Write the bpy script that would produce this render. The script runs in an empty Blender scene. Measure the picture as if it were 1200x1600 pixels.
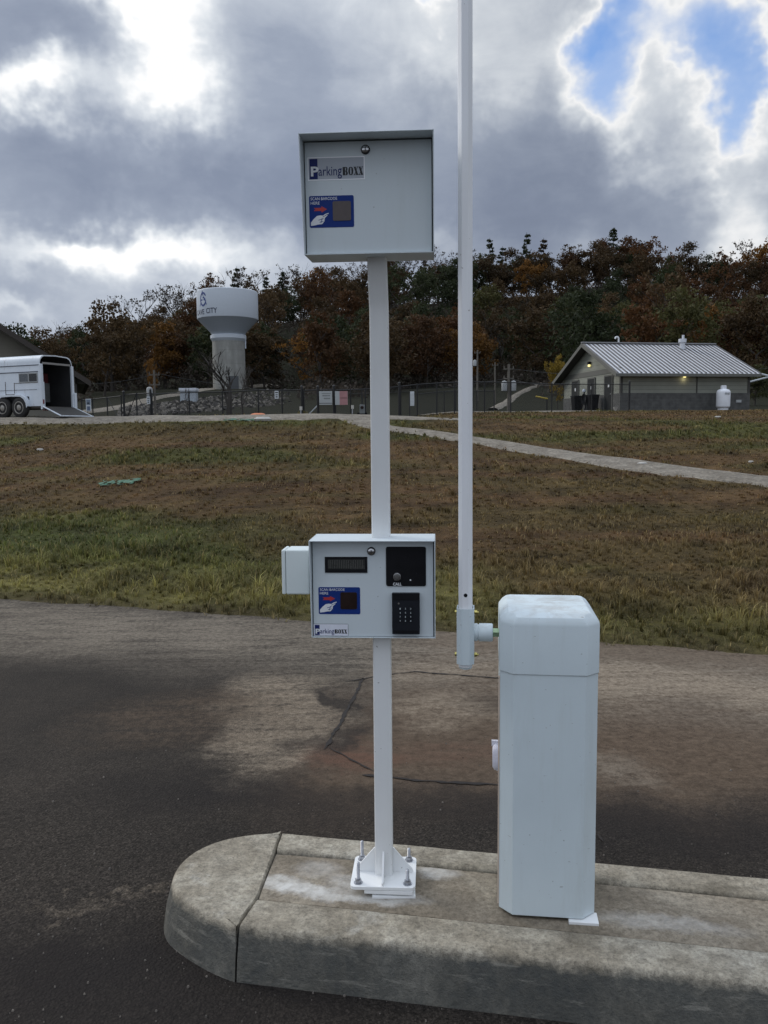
import bpy, math, random
import numpy as np
from mathutils import Vector, Matrix
R = math.radians
rnd = random.Random(7)
sc = bpy.context.scene
COL = sc.collection

# ------------------------------------------------------------------ camera
CAMZ = 1.75
F = 1300.0
PITCH = math.atan(125 / F)
ROLL = -0.0085
cam_d = bpy.data.cameras.new('camera')
cam = bpy.data.objects.new('camera', cam_d)
COL.objects.link(cam)
cam_d.sensor_fit = 'HORIZONTAL'
cam_d.sensor_width = 36
cam_d.lens = 36 * F / 1200
cam_d.clip_start = 0.05
cam_d.clip_end = 3000
CM = Matrix.Rotation(math.pi / 2 - PITCH, 4, 'X') @ Matrix.Rotation(ROLL, 4, 'Z')
cam.matrix_world = Matrix.Translation((0, 0, CAMZ)) @ CM
sc.camera = cam
CM3 = CM.to_3x3()
C0 = Vector((0, 0, CAMZ))


def ray(px, py):
    return CM3 @ Vector(((px - 600) / F, (800 - py) / F, -1))


def at(px, py, Y):
    d = ray(px, py)
    return C0 + d * (Y / d.y)


def on(px, py, z=0.0):
    d = ray(px, py)
    return C0 + d * ((z - CAMZ) / d.z)


# ------------------------------------------------------------------ colour management
sc.view_settings.view_transform = 'Standard'
sc.view_settings.look = 'None'
sc.view_settings.gamma = 1
sc.view_settings.exposure = 0.0
sc.view_settings.use_curve_mapping = False


# ------------------------------------------------------------------ node helpers
class NT:
    def __init__(s, nt):
        s.nt = nt

    def n(s, t, **k):
        nd = s.nt.nodes.new(t)
        for a, b in k.items():
            setattr(nd, a, b)
        return nd

    def l(s, a, b):
        s.nt.links.new(a, b)

    def val(s, sock, v):
        if hasattr(v, 'is_linked') or isinstance(v, bpy.types.NodeSocket):
            s.l(v, sock)
        else:
            sock.default_value = v

    def m(s, op, a, b=None, c=None, clamp=False):
        nd = s.n('ShaderNodeMath', operation=op)
        nd.use_clamp = clamp
        s.val(nd.inputs[0], a)
        if b is not None: s.val(nd.inputs[1], b)
        if c is not None: s.val(nd.inputs[2], c)
        return nd.outputs[0]

    def vm(s, op, a, b=None):
        nd = s.n('ShaderNodeVectorMath', operation=op)
        s.val(nd.inputs[0], a)
        if b is not None: s.val(nd.inputs[1], b)
        return nd.outputs[0]

    def mix(s, f, a, b, mode='MIX'):
        nd = s.n('ShaderNodeMix', data_type='RGBA', blend_type=mode)
        s.val(nd.inputs[0], f)
        for i, v in ((6, a), (7, b)):
            if isinstance(v, (tuple, list)) and len(v) == 3: v = (*v, 1)
            s.val(nd.inputs[i], v)
        return nd.outputs[2]

    def noise(s, vec, scale, detail=4, rough=.55, dist=0, out='Fac'):
        nd = s.n('ShaderNodeTexNoise')
        s.val(nd.inputs['Vector'], vec)
        nd.inputs['Scale'].default_value = scale
        nd.inputs['Detail'].default_value = detail
        nd.inputs['Roughness'].default_value = rough
        nd.inputs['Distortion'].default_value = dist
        return nd.outputs[out]

    def ramp(s, f, stops, interp='LINEAR'):
        nd = s.n('ShaderNodeValToRGB')
        cr = nd.color_ramp
        cr.interpolation = interp
        while len(cr.elements) < len(stops): cr.elements.new(.5)
        for e, (p, c) in zip(cr.elements, stops):
            e.position = p
            if not isinstance(c, (tuple, list)): c = (c, c, c)
            e.color = (*c, 1) if len(c) == 3 else c
        s.val(nd.inputs[0], f)
        return nd.outputs[0]

    def mr(s, v, a, b, c=0, d=1):
        nd = s.n('ShaderNodeMapRange')
        nd.clamp = True
        s.val(nd.inputs[0], v)
        for i, q in enumerate((a, b, c, d)): s.val(nd.inputs[i + 1], q)
        return nd.outputs[0]


def new_mat(name):
    m = bpy.data.materials.new(name)
    m.use_nodes = True
    nt = m.node_tree
    b = nt.nodes['Principled BSDF']
    return m, NT(nt), b


def bump(h, b, height, strength, dist):
    nd = h.n('ShaderNodeBump')
    nd.inputs['Strength'].default_value = strength
    nd.inputs['Distance'].default_value = dist
    h.l(height, nd.inputs['Height'])
    h.l(nd.outputs[0], b.inputs['Normal'])


MC = {}


def mat(name, col=(.5, .5, .5), rough=.5, metal=0, var=.12, scale=6, bmp=0, bs=60, bd=.002, spec=.5, coords='Object', emit=None, es=1):
    if name in MC: return MC[name]
    m, h, b = new_mat(name)
    tc = h.n('ShaderNodeTexCoord').outputs[coords]
    n1 = h.noise(tc, scale, 5, .6)
    n2 = h.noise(tc, scale * 9, 3, .6)
    f = h.m('ADD', h.m('MULTIPLY', n1, .7), h.m('MULTIPLY', n2, .3))
    dark = tuple(c * (1 - var * 1.6) for c in col)
    light = tuple(min(1, c * (1 + var)) for c in col)
    h.l(h.ramp(f, [(.3, dark), (.7, light)]), b.inputs['Base Color'])
    b.inputs['Roughness'].default_value = rough
    h.l(h.mr(n1, .3, .7, max(0, rough - .07), min(1, rough + .1)), b.inputs['Roughness'])
    b.inputs['Metallic'].default_value = metal
    b.inputs['Specular IOR Level'].default_value = spec
    if bmp: bump(h, b, h.noise(tc, bs, 4, .6), bmp, bd)
    if emit:
        b.inputs['Emission Color'].default_value = (*emit, 1)
        b.inputs['Emission Strength'].default_value = es
    MC[name] = m
    return m


# ------------------------------------------------------------------ world: Nishita sky + clouds laid out by direction
SUN_EL, SUN_AZ = R(30), R(-58)      # azimuth measured from +Y towards +X


def pxdir(px, py):
    d = ray(px, py).normalized()
    return math.atan2(d.x, d.y), math.asin(d.z)


w = bpy.data.worlds.new('World')
sc.world = w
w.use_nodes = True
w.node_tree.nodes.clear()
h = NT(w.node_tree)
tc = h.n('ShaderNodeTexCoord').outputs['Generated']
sep = h.n('ShaderNodeSeparateXYZ')
h.l(tc, sep.inputs[0])
wx, wy, wz = sep.outputs
U = h.m('ARCTAN2', wx, wy)
V = h.m('ARCSINE', h.m('MAXIMUM', h.m('MINIMUM', wz, .999), -.999))
cmb = h.n('ShaderNodeCombineXYZ')
h.l(U, cmb.inputs[0]); h.l(V, cmb.inputs[1])
UV = cmb.outputs[0]
# domain warp
wn = h.noise(tc, 5.5, 5, .6, out='Color')
wv = h.vm('SCALE', h.vm('SUBTRACT', wn, (.5, .5, .5)))
wv.node.inputs['Scale'].default_value = .22
wn2 = h.noise(tc, 18, 4, .6, out='Color')
wv2 = h.vm('SCALE', h.vm('SUBTRACT', wn2, (.5, .5, .5)))
wv2.node.inputs['Scale'].default_value = .06
UVW = h.vm('ADD', h.vm('ADD', UV, wv), wv2)
K = 1 / 1300
# (px, py, rx, ry, amplitude)   + = thicker and darker, - = thinner
BL = [
    (60, 55, 130, 60, .26), (150, 110, 60, 50, .12), (40, 150, 80, 38, -.44), (245, 95, 80, 115, -.40), (170, -5, 60, 40, -.20),
    (300, 170, 70, 50, -.20), (130, 270, 260, 75, .22), (340, 330, 240, 60, .15), (560, 60, 150, 80, -.02), (420, 200, 120, 100, .12),
    (540, 230, 130, 120, .06), (690, 90, 60, 55, -.14), (830, 60, 100, 55, -.10), (930, 300, 230, 80, .27), (1130, 330, 70, 50, -.02),
    (975, 130, 52, 66, -.50), (950, 10, 50, 30, -.55), (1135, 100, 48, 66, -.50), (1060, 30, 60, 40, -.30), (680, 0, 40, 14, -.25),
    (1110, 225, 110, 40, -.20), (1160, 150, 30, 60, -.25), (1060, 60, 40, 50, .16), (1175, 330, 45, 55, -.24), (1040, 375, 90, 25, -.14), (800, 200, 90, 80, .16),
    (60, 395, 70, 25, -.20), (40, 450, 90, 40, .10), (230, 400, 110, 40, -.26), (145, 388, 40, 20, -.22), (330, 425, 100, 28, -.14), (30, 480, 60, 16, -.18),
    (620, 400, 140, 26, -.12), (350, 360, 70, 30, -.10),
]
tot = None
for (px, py, rx, ry, amp) in BL:
    cu, cv = pxdir(px, py)
    d = h.vm('SUBTRACT', UVW, (cu, cv, 0))
    d = h.vm('MULTIPLY', d, (1 / (rx * K * 1.15), 1 / (ry * K * 1.15), 0))
    nd = h.n('ShaderNodeVectorMath', operation='DOT_PRODUCT')
    h.l(d, nd.inputs[0]); h.l(d, nd.inputs[1])
    e = h.m('MULTIPLY', h.m('POWER', 2.718, h.m('MULTIPLY', nd.outputs['Value'], -1)), amp)
    tot = e if tot is None else h.m('ADD', tot, e)
f1 = h.noise(h.vm('MULTIPLY', tc, (1, 1, 2.2)), 3.2, 9, .55, .3)
f2 = h.noise(h.vm('MULTIPLY', tc, (1, 1, 1.9)), 8, 8, .62, .4)
T = h.m('ADD', tot, h.m('ADD', .50, h.m('ADD', h.m('MULTIPLY', h.m('SUBTRACT', f1, .5), .45), h.m('MULTIPLY', h.m('SUBTRACT', f2, .5), .30))))
T = h.m('MAXIMUM', T, h.mr(U, .02, .2, .235, -.6))      # broken blue gaps only open on the right-hand side
cloud = h.ramp(T, [(0.0, (.50, .62, .86)), (.13, (.70, .76, .87)), (.25, (.94, .945, .95)), (.36, (.66, .70, .75)), (.48, (.46, .505, .58)),
                   (.62, (.31, .355, .445)), (.80, (.225, .265, .355)), (1.0, (.175, .21, .29))])
bright = h.mr(U, -.05, .12, 1.10, .96)
cloud = h.mix(1.0, cloud, h.vm('MULTIPLY', (1, 1, 1), (1, 1, 1)), 'MULTIPLY') if False else cloud
sky = h.n('ShaderNodeTexSky', sky_type='NISHITA')
sky.sun_disc = False
sky.sun_elevation = SUN_EL
sky.sun_rotation = SUN_AZ
sky.air_density = 1.2
sky.dust_density = .4
skyc = h.vm('SCALE', sky.outputs[0])
skyc.node.inputs['Scale'].default_value = .9
cover = h.mr(T, -.24, .22, 0, 1)
skyn = h.mix(1.0, skyc, (.135, .155, .20), 'MULTIPLY')
# cloud deck behind the photographer is lit from the front by the sun and paler
back = h.mr(wy, .25, -.5, 1.0, 1.15)
zen = h.mr(wz, .52, .9, 1.0, 2.5)
cl2 = h.vm('SCALE', cloud)
h.l(h.m('MULTIPLY', h.m('MULTIPLY', back, zen), bright), cl2.node.inputs['Scale'])
fin = h.mix(cover, skyn, cl2)
bg = h.n('ShaderNodeBackground')
h.l(fin, bg.inputs[0])
bg.inputs[1].default_value = 1.0
wo = h.n('ShaderNodeOutputWorld')
h.l(bg.outputs[0], wo.inputs[0])
w.cycles.sampling_method = 'MANUAL'
w.cycles.sample_map_resolution = 512

sun_d = bpy.data.lights.new('sun', 'SUN')
sun = bpy.data.objects.new('sun', sun_d)
COL.objects.link(sun)
sun_d.energy = 1.3
sun_d.angle = R(22)
sun_d.color = (1, .95, .87)
sd = Vector((math.sin(SUN_AZ) * math.cos(SUN_EL), math.cos(SUN_AZ) * math.cos(SUN_EL), math.sin(SUN_EL)))
sun.rotation_euler = sd.to_track_quat('Z', 'Y').to_euler()


# ------------------------------------------------------------------ mesh builder
class MB:
    def __init__(s):
        s.v, s.f, s.mi, s.cur, s.mats = [], [], [], 0, []
        s.T = Matrix.Identity(4)

    def use(s, m):
        if m not in s.mats: s.mats.append(m)
        s.cur = s.mats.index(m)
        return s

    def add(s, vs, fs):
        o = len(s.v)
        s.v += [s.T @ Vector(p) for p in vs]
        s.f += [tuple(i + o for i in f) for f in fs]
        s.mi += [s.cur] * len(fs)
        return s

    def box(s, x0, x1, y0, y1, z0, z1):
        return s.add([(x0, y0, z0), (x1, y0, z0), (x1, y1, z0), (x0, y1, z0), (x0, y0, z1), (x1, y0, z1), (x1, y1, z1), (x0, y1, z1)],
                     [(0, 3, 2, 1), (4, 5, 6, 7), (0, 1, 5, 4), (1, 2, 6, 5), (2, 3, 7, 6), (3, 0, 4, 7)])

    def loft(s, rings, caps=True, closed=True):
        n = len(rings[0])
        vs = [p for r in rings for p in r]
        fs = []
        for i in range(len(rings) - 1):
            for j in range(n if closed else n - 1):
                k = (j + 1) % n
                fs.append((i * n + j, i * n + k, (i + 1) * n + k, (i + 1) * n + j))
        if caps:
            fs.append(tuple(range(n - 1, -1, -1)))
            fs.append(tuple(range((len(rings) - 1) * n, len(rings) * n)))
        return s.add(vs, fs)

    def cyl(s, p0, p1, r0, r1=None, n=12, caps=True):
        r1 = r0 if r1 is None else r1
        p0, p1 = Vector(p0), Vector(p1)
        ax = (p1 - p0).normalized()
        a = ax.orthogonal().normalized()
        b = ax.cross(a)
        rings = []
        for p, r in ((p0, r0), (p1, r1)):
            rings.append([p + (a * math.cos(2 * math.pi * i / n) + b * math.sin(2 * math.pi * i / n)) * r for i in range(n)])
        return s.loft(rings, caps)

    def tube(s, pts, r, n=8, r1=None):
        pts = [Vector(p) for p in pts]
        rings = []
        up = None
        for i, p in enumerate(pts):
            t = (pts[min(i + 1, len(pts) - 1)] - pts[max(i - 1, 0)]).normalized()
            if up is None: up = t.orthogonal().normalized()
            up = (up - t * up.dot(t)).normalized()
            b = t.cross(up)
            rr = r if r1 is None else r + (r1 - r) * i / (len(pts) - 1)
            rings.append([p + (up * math.cos(2 * math.pi * j / n) + b * math.sin(2 * math.pi * j / n)) * rr for j in range(n)])
        return s.loft(rings)

    def lathe(s, prof, n=32, caps=True, c=(0, 0)):
        rings = [[(c[0] + r * math.cos(2 * math.pi * i / n), c[1] + r * math.sin(2 * math.pi * i / n), z) for i in range(n)] for r, z in prof]
        return s.loft(rings, caps)

    def prism(s, poly, y0, y1):
        """polygon given in x,z, extruded along y"""
        a = [(x, y0, z) for x, z in poly]
        b = [(x, y1, z) for x, z in poly]
        return s.loft([a, b])

    def prism_x(s, poly, x0, x1):
        return s.loft([[(x0, y, z) for y, z in poly], [(x1, y, z) for y, z in poly]])

    def prism_z(s, poly, z0, z1):
        return s.loft([[(x, y, z0) for x, y in poly], [(x, y, z1) for x, y in poly]])

    def mesh(s, me, M, mt):
        s.use(mt)
        return s.add([M @ v.co for v in me.vertices], [tuple(p.vertices) for p in me.polygons])

    def build(s, name, m=None, parent=None, smooth=None, bev=0, seg=2, fix=True):
        me = bpy.data.meshes.new(name)
        me.from_pydata([tuple(v) for v in s.v], [], s.f)
        if m is not None and not s.mats: s.mats = [m]
        for q in s.mats: me.materials.append(q)
        me.polygons.foreach_set('material_index', s.mi)
        if fix:
            import bmesh
            bm = bmesh.new(); bm.from_mesh(me)
            bmesh.ops.recalc_face_normals(bm, faces=bm.faces)
            bm.to_mesh(me); bm.free()
        if smooth is not None:
            me.polygons.foreach_set('use_smooth', [True] * len(me.polygons))
            me.set_sharp_from_angle(angle=R(smooth))
        me.update()
        o = bpy.data.objects.new(name, me)
        COL.objects.link(o)
        if parent: o.parent = parent
        if bev:
            bv = o.modifiers.new('bevel', 'BEVEL')
            bv.width = bev; bv.segments = seg; bv.limit_method = 'ANGLE'; bv.angle_limit = R(35)
            me.polygons.foreach_set('use_smooth', [True] * len(me.polygons))
            bv.harden_normals = True
            me.set_sharp_from_angle(angle=R(smooth or 35))
        return o


def rrect(x0, x1, z0, z1, r, n=4):
    pts = []
    for cx, cz, a in ((x1 - r, z1 - r, 0), (x0 + r, z1 - r, 90), (x0 + r, z0 + r, 180), (x1 - r, z0 + r, 270)):
        for i in range(n + 1):
            t = R(a + 90 * i / n)
            pts.append((cx + r * math.cos(t), cz + r * math.sin(t)))
    return pts


def tag(o, label, cat, group=None, kind=None):
    if label: o['label'] = label
    if cat: o['category'] = cat
    if group: o['group'] = group
    if kind: o['kind'] = kind
    return o


def thing(name, label, cat, loc=(0, 0, 0), rotz=0, group=None):
    o = bpy.data.objects.new(name, None)
    COL.objects.link(o)
    o.location = loc
    o.rotation_euler = (0, 0, rotz)
    return tag(o, label, cat, group)


def sub(name, parent, loc=(0, 0, 0), rot=(0, 0, 0)):
    pass


_tx = {}


def text_me(s, size=1.0, bold=0.0, shear=0, extr=0.0):
    cu = bpy.data.curves.new('t', 'FONT')
    cu.body = s; cu.size = size; cu.offset = bold; cu.shear = shear; cu.extrude = extr
    cu.resolution_u = 3
    o = bpy.data.objects.new('t', cu)
    COL.objects.link(o)
    bpy.context.view_layer.update()
    me = bpy.data.meshes.new_from_object(o.evaluated_get(bpy.context.evaluated_depsgraph_get()))
    bpy.data.objects.remove(o)
    xs = [v.co.x for v in me.vertices]; ys = [v.co.y for v in me.vertices]
    return me, min(xs), max(xs), min(ys), max(ys)


def put_text(mb, s, m, x0, x1, z0, z1, y, bold=0.0):
    """text facing -Y filling the rectangle"""
    me, a, b, c, d = text_me(s, 1.0, bold)
    sx = (x1 - x0) / (b - a); sz = (z1 - z0) / (d - c)
    M = Matrix(((sx, 0, 0, x0 - a * sx), (0, 0, 0, y), (0, sz, 0, z0 - c * sz), (0, 0, 0, 1)))
    mb.mesh(me, M, m)


# ------------------------------------------------------------------ numpy value noise
_g = np.random.RandomState(3).rand(256, 256)


def vn(x, y):
    x = np.asarray(x, float); y = np.asarray(y, float)
    xi = np.floor(x).astype(int); yi = np.floor(y).astype(int)
    fx = x - xi; fy = y - yi
    fx = fx * fx * (3 - 2 * fx); fy = fy * fy * (3 - 2 * fy)
    a = _g[xi % 256, yi % 256]; b = _g[(xi + 1) % 256, yi % 256]
    c = _g[xi % 256, (yi + 1) % 256]; d = _g[(xi + 1) % 256, (yi + 1) % 256]
    return (a * (1 - fx) + b * fx) * (1 - fy) + (c * (1 - fx) + d * fx) * fy


def fbm(x, y, o=4):
    t = 0; a = .5; s = 0
    for i in range(o):
        t = t + a * vn(x * 2 ** i + 17 * i, y * 2 ** i + 31 * i); s += a; a *= .5
    return t / s


# ------------------------------------------------------------------ terrain
E0, E1 = on(0, 935), on(1200, 1024)
ES = (E1.y - E0.y) / (E1.x - E0.x)


def edgeY(x):
    return np.minimum(E0.y + (np.asarray(x, float) - E0.x) * ES, 22) 


TL = ([31, 33.5, 37, 45, 60, 100, 140, 160, 180], [2.33, 2.42, 2.12, 1.95, 2.5, 5.0, 8.6, 10., 12.])
TR = ([31, 40, 54, 70, 100, 140, 160, 180], [2.12, 2.55, 2.98, 3.2, 5.0, 9.0, 10.6, 13.])
RG = ([-900, -200, 40, 150, 250, 350, 450, 550, 650, 750, 850, 940, 1050, 1200, 1400, 2200],
      [632, 622, 602, 578, 550, 530, 506, 492, 482, 472, 462, 448, 468, 476, 490, 550])


def height(x, y):
    x = np.asarray(x, float); y = np.asarray(y, float)
    e = edgeY(x)
    L = np.maximum(31 - e, 4)
    s = np.clip((y - e) / L, 0, 1)
    u = 600 + x / np.maximum(y, 1) * 1300
    wr = np.clip((u - 480) / 260, 0, 1); wr = wr * wr * (3 - 2 * wr)
    top = 2.33 * (1 - wr) + 2.12 * wr
    h1 = top * s ** 1.75
    hf = np.interp(y, *TL) * (1 - wr) + np.interp(y, *TR) * wr
    z = np.where(y < 31, h1, hf)
    yr = np.interp(u, *RG)
    hr = CAMZ + (675 - (yr + 0.0085 * (u - 600))) / 1300 * 290
    t = np.clip((y - 165) / 125, 0, 1); t = t * t * (3 - 2 * t) * .6 + t * .4
    base = np.where(y < 165, z, np.interp(165, *TL) * (1 - wr) + np.interp(165, *TR) * wr)
    z = base + (hr - base) * t
    lump = (fbm(x * .35 + 50, y * .35 + 50, 3) - .5) * .16 * np.clip((y - e) / 2, 0, 1) * np.clip((62 - y) / 20, 0, 1)
    lump = lump + (fbm(x * .03 + 9, y * .03 + 9, 3) - .5) * 7 * np.clip((y - 130) / 60, 0, 1)
    out = z + lump
    # verge lip over the road edge
    out = np.where(y < e + .02, -.03, np.maximum(out + .035 * np.clip((y - e) / .3, 0, 1), -.03 + .06 * np.clip((y - e) / .25, 0, 1)))
    return out


def H(x, y): return float(height(x, y))


def terr(px, py, y0=9.0, y1=400.0):
    d = ray(px, py)
    d = d / d.y
    y = y0
    while y < y1:
        p = C0 + d * y
        if p.z <= H(p.x, p.y): return p
        y += .1 if y < 60 else .5
    return C0 + d * y1


# near-lawn vertex grid + far grid in one sheet
def axis(segs):
    out = []
    for a, b, st in segs:
        out += list(np.arange(a, b, st))
    out.append(segs[-1][1])
    return np.array(out)


gx = axis([(-700, -120, 20), (-120, -26, 4), (-26, -14, 1), (-14, 14, .3), (14, 30, .8), (30, 120, 3), (120, 700, 20)])
gy = axis([(-80, 0, 10), (0, 4, 1), (4, 16, .25), (16, 50, .4), (50, 130, 2), (130, 330, 4), (330, 900, 30)])
XX, YY = np.meshgrid(gx, gy)
ZZ = height(XX, YY)
nx, ny = len(gx), len(gy)


def green_amt(x, y):
    s = y - edgeY(x)
    lim = 2.4 + 3.9 / (1 + np.exp((x + 1.0) * 1.2)) + (fbm(x * .6, y * .6 + 40, 4) - .5) * 4.5
    g = 1 / (1 + np.exp((s - lim) * 1.3))
    stk = np.clip((fbm(x * .22 + 30, (y + x * .1) * 1.3, 4) - .5) * 4, 0, .30) * np.clip((s - 2) / 2, 0, 1)
    g = np.maximum(g, stk)
    g2 = np.clip((fbm(x * .16 + 7, y * .3 + 3, 4) - .52) * 5, 0, .8) * np.clip((s - 5) / 5, 0, 1)
    g3 = .6 * np.clip((y - 26) / 4, 0, 1) * np.clip((4 - x) / 4, 0, 1)
    return np.clip(np.maximum(g, np.maximum(g2, g3)), 0, 1)


def lawn_rgb(x, y, j=0):
    g = green_amt(x, y)[..., None]
    k = fbm(x * 1.1 + 70, y * 1.9 + 11, 4)[..., None]
    s = (y - edgeY(x))[..., None]
    yel = np.clip(1 - np.abs(s - .8) / 2.4, 0, 1)
    gr = np.array([.052, .062, .017]) * (1 - yel) + np.array([.122, .108, .036]) * yel
    br = np.array([.080, .043, .021]) * k + np.array([.136, .088, .042]) * (1 - k)
    c = br * (1 - g) + gr * g
    c = c * (.55 + 1.3 * np.clip(fbm(x * 2.3, y * 2.9, 3)[..., None] * 1.6 - .3, 0, 1))
    c = c * (1 - .2 * (1 - g)) * (.72 + .56 * fbm(x * .5 + 12, (y + x * .08) * 3.4 + 5, 4))[..., None]
    dirt = np.clip(1 - s / .45, 0, 1) * .6
    c = c * (1 - dirt) + np.array([.075, .055, .036]) * dirt
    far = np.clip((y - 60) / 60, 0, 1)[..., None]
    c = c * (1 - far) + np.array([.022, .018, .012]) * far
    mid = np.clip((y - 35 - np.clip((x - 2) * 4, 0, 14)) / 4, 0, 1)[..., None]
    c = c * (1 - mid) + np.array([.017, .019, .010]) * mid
    return c


me = bpy.data.meshes.new('ground')
vv = np.stack([XX, YY, ZZ], -1).reshape(-1, 3)
ii = np.arange(nx * ny).reshape(ny, nx)
ff = np.stack([ii[:-1, :-1], ii[:-1, 1:], ii[1:, 1:], ii[1:, :-1]], -1).reshape(-1, 4)
me.from_pydata(vv.tolist(), [], ff.tolist())
ca = me.color_attributes.new('tint', 'FLOAT_COLOR', 'POINT')
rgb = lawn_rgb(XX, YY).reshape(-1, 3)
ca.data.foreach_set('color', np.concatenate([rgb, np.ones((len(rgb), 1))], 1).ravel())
me.polygons.foreach_set('use_smooth', [True] * len(me.polygons))
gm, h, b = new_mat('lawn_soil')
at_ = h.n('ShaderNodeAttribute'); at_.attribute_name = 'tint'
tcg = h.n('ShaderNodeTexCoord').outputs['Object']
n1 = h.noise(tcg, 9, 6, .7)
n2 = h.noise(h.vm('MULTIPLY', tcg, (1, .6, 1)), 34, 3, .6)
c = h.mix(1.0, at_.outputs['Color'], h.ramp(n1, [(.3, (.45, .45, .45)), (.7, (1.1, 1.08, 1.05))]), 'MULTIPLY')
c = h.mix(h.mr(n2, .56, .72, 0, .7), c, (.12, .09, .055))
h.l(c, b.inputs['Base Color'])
b.inputs['Roughness'].default_value = .95
b.inputs['Specular IOR Level'].default_value = .1
bump(h, b, h.m('ADD', n1, n2), .9, .05)
me.materials.append(gm)
ground = bpy.data.objects.new('ground', me)
COL.objects.link(ground)
ground['kind'] = 'structure'


# ------------------------------------------------------------------ gravel ribbons
def ribbon(name, pts, widths, m, up=.03, step=.5, nc=7, rag=.25, seed=0):
    """pts: ground points; draped strip with a ragged edge"""
    P = [Vector((p.x, p.y, 0)) for p in pts]
    dense, wd = [], []
    for i in range(len(P) - 1):
        n = max(1, int((P[i + 1] - P[i]).length / step))
        for k in range(n):
            t = k / n
            t2 = t
            p_1 = P[max(i - 1, 0)]; p2 = P[min(i + 2, len(P) - 1)]
            a, b_ = P[i], P[i + 1]
            q = .5 * ((2 * a) + (-p_1 + b_) * t + (2 * p_1 - 5 * a + 4 * b_ - p2) * t * t + (-p_1 + 3 * a - 3 * b_ + p2) * t ** 3)
            dense.append(q); wd.append(widths[i] * (1 - t2) + widths[i + 1] * t2)
    dense.append(P[-1]); wd.append(widths[-1])
    rr = random.Random(seed)
    mb = MB()
    rows = []
    for i, p in enumerate(dense):
        t = (dense[min(i + 1, len(dense) - 1)] - dense[max(i - 1, 0)]).normalized()
        nrm = Vector((-t.y, t.x, 0))
        row = []
        for j in range(nc):
            q = (j / (nc - 1) - .5) * wd[i]
            if j in (0, nc - 1): q *= 1 + rr.uniform(-rag, rag)
            x, y = p.x + nrm.x * q, p.y + nrm.y * q
            edge = 1 if j in (0, nc - 1) else 0
            row.append((x, y, H(x, y) + up - edge * (up + .03) + (rr.uniform(-.006, .006))))
        rows.append(row)
    vs = [p for r in rows for p in r]
    fs = [(i * nc + j, i * nc + j + 1, (i + 1) * nc + j + 1, (i + 1) * nc + j) for i in range(len(rows) - 1) for j in range(nc - 1)]
    mb.add(vs, fs)
    o = mb.build(name, m, smooth=60)
    o['kind'] = 'structure'
    return o, dense, wd


gvm, h, b = new_mat('gravel')
tcg = h.n('ShaderNodeTexCoord').outputs['Object']
vo = h.n('ShaderNodeTexVoronoi'); vo.inputs['Scale'].default_value = 16
h.l(tcg, vo.inputs['Vector'])
n1 = h.noise(tcg, 2.2, 6, .65)
c = h.mix(h.mr(n1, .35, .7), (.14, .118, .090), (.27, .24, .195))
c = h.mix(.55, c, h.mix(1.0, c, h.ramp(vo.outputs['Color'], [(0, .35), (1, 1.5)]), 'MULTIPLY'))
h.l(c, b.inputs['Base Color']); b.inputs['Roughness'].default_value = .95
bump(h, b, vo.outputs['Distance'], 1, .03)

track_px = [(1420, 786), (1200, 752), (1100, 741), (990, 728), (900, 714), (820, 701), (740, 688), (660, 676), (600, 669)]
tp = [terr(*p) for p in track_px]
P_end = Vector((tp[-1].x - 1.5, 31.0, 0))
road_pts = tp + [P_end]
o, TRK, TRW = ribbon('gravel_track', road_pts, [1.7] * 4 + [1.5, 1.4, 1.2, 1.2, 1.2, 1.2], gvm, up=.035, seed=2, rag=.22)
lane = [Vector((x, 31.6 + (.0 if x < -4 else 0.0), 0)) for x in (-60, -40, -24, -16, -10, -6, -3, 0, 3)]
o2, LN, LNW = ribbon('gravel_lane', lane, [4.0] * 5 + [3.4, 3.0, 2.6, 1.2], gvm, up=.03, seed=5, rag=.1, nc=11)
hillroad = [terr(*p) for p in [(60, 650), (150, 643), (220, 628), (270, 618), (320, 609), (395, 604), (440, 605)]]
ribbon('hill_road', hillroad, [2.2, 2.2, 2.4, 2.6, 3, 3.4, 3.4], gvm, up=.22, step=3, nc=5, seed=9)
sl = [terr(770, 641), terr(800, 622), terr(845, 599)]
ribbon('slope_path', sl, [1.2, 1.2, 1.3], gvm, up=.2, step=3, nc=5, seed=9)
apron = [Vector((x, 46 + dy, 0)) for x, dy in ((2, 0), (6, .5), (9, 1.5), (12.2, 3))]
ribbon('apron_path', apron, [1.6, 1.6, 2, 2.6], gvm, up=.05, step=1, nc=5, seed=4)

# ------------------------------------------------------------------ road
asph, h, b = new_mat('asphalt')
tco = h.n('ShaderNodeTexCoord').outputs['Object']
wn = h.vm('SCALE', h.vm('SUBTRACT', h.noise(tco, 1.7, 6, .65, out='Color'), (.5, .5, .5))); wn.node.inputs['Scale'].default_value = .9
wnf = h.vm('SCALE', h.vm('SUBTRACT', h.noise(tco, 11, 4, .7, out='Color'), (.5, .5, .5))); wnf.node.inputs['Scale'].default_value = .22
W_ = h.vm('ADD', h.vm('ADD', tco, wn), wnf)


def gblob(px, py, rx, ry, ang=0, soft=(.18, .75)):
    """soft stain on the road, centre from a ground point, radii in metres"""
    p = on(px, py)
    mp = h.n('ShaderNodeMapping', vector_type='TEXTURE')
    h.l(W_, mp.inputs['Vector'])
    mp.inputs['Location'].default_value = (p.x, p.y, 0)
    mp.inputs['Rotation'].default_value = (0, 0, ang)
    mp.inputs['Scale'].default_value = (rx, ry, 1)
    nd = h.n('ShaderNodeVectorMath', operation='DOT_PRODUCT')
    h.l(mp.outputs[0], nd.inputs[0]); h.l(mp.outputs[0], nd.inputs[1])
    e = h.m('POWER', 2.718, h.m('MULTIPLY', nd.outputs['Value'], -1))
    return h.mr(e, soft[0], soft[1])


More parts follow.
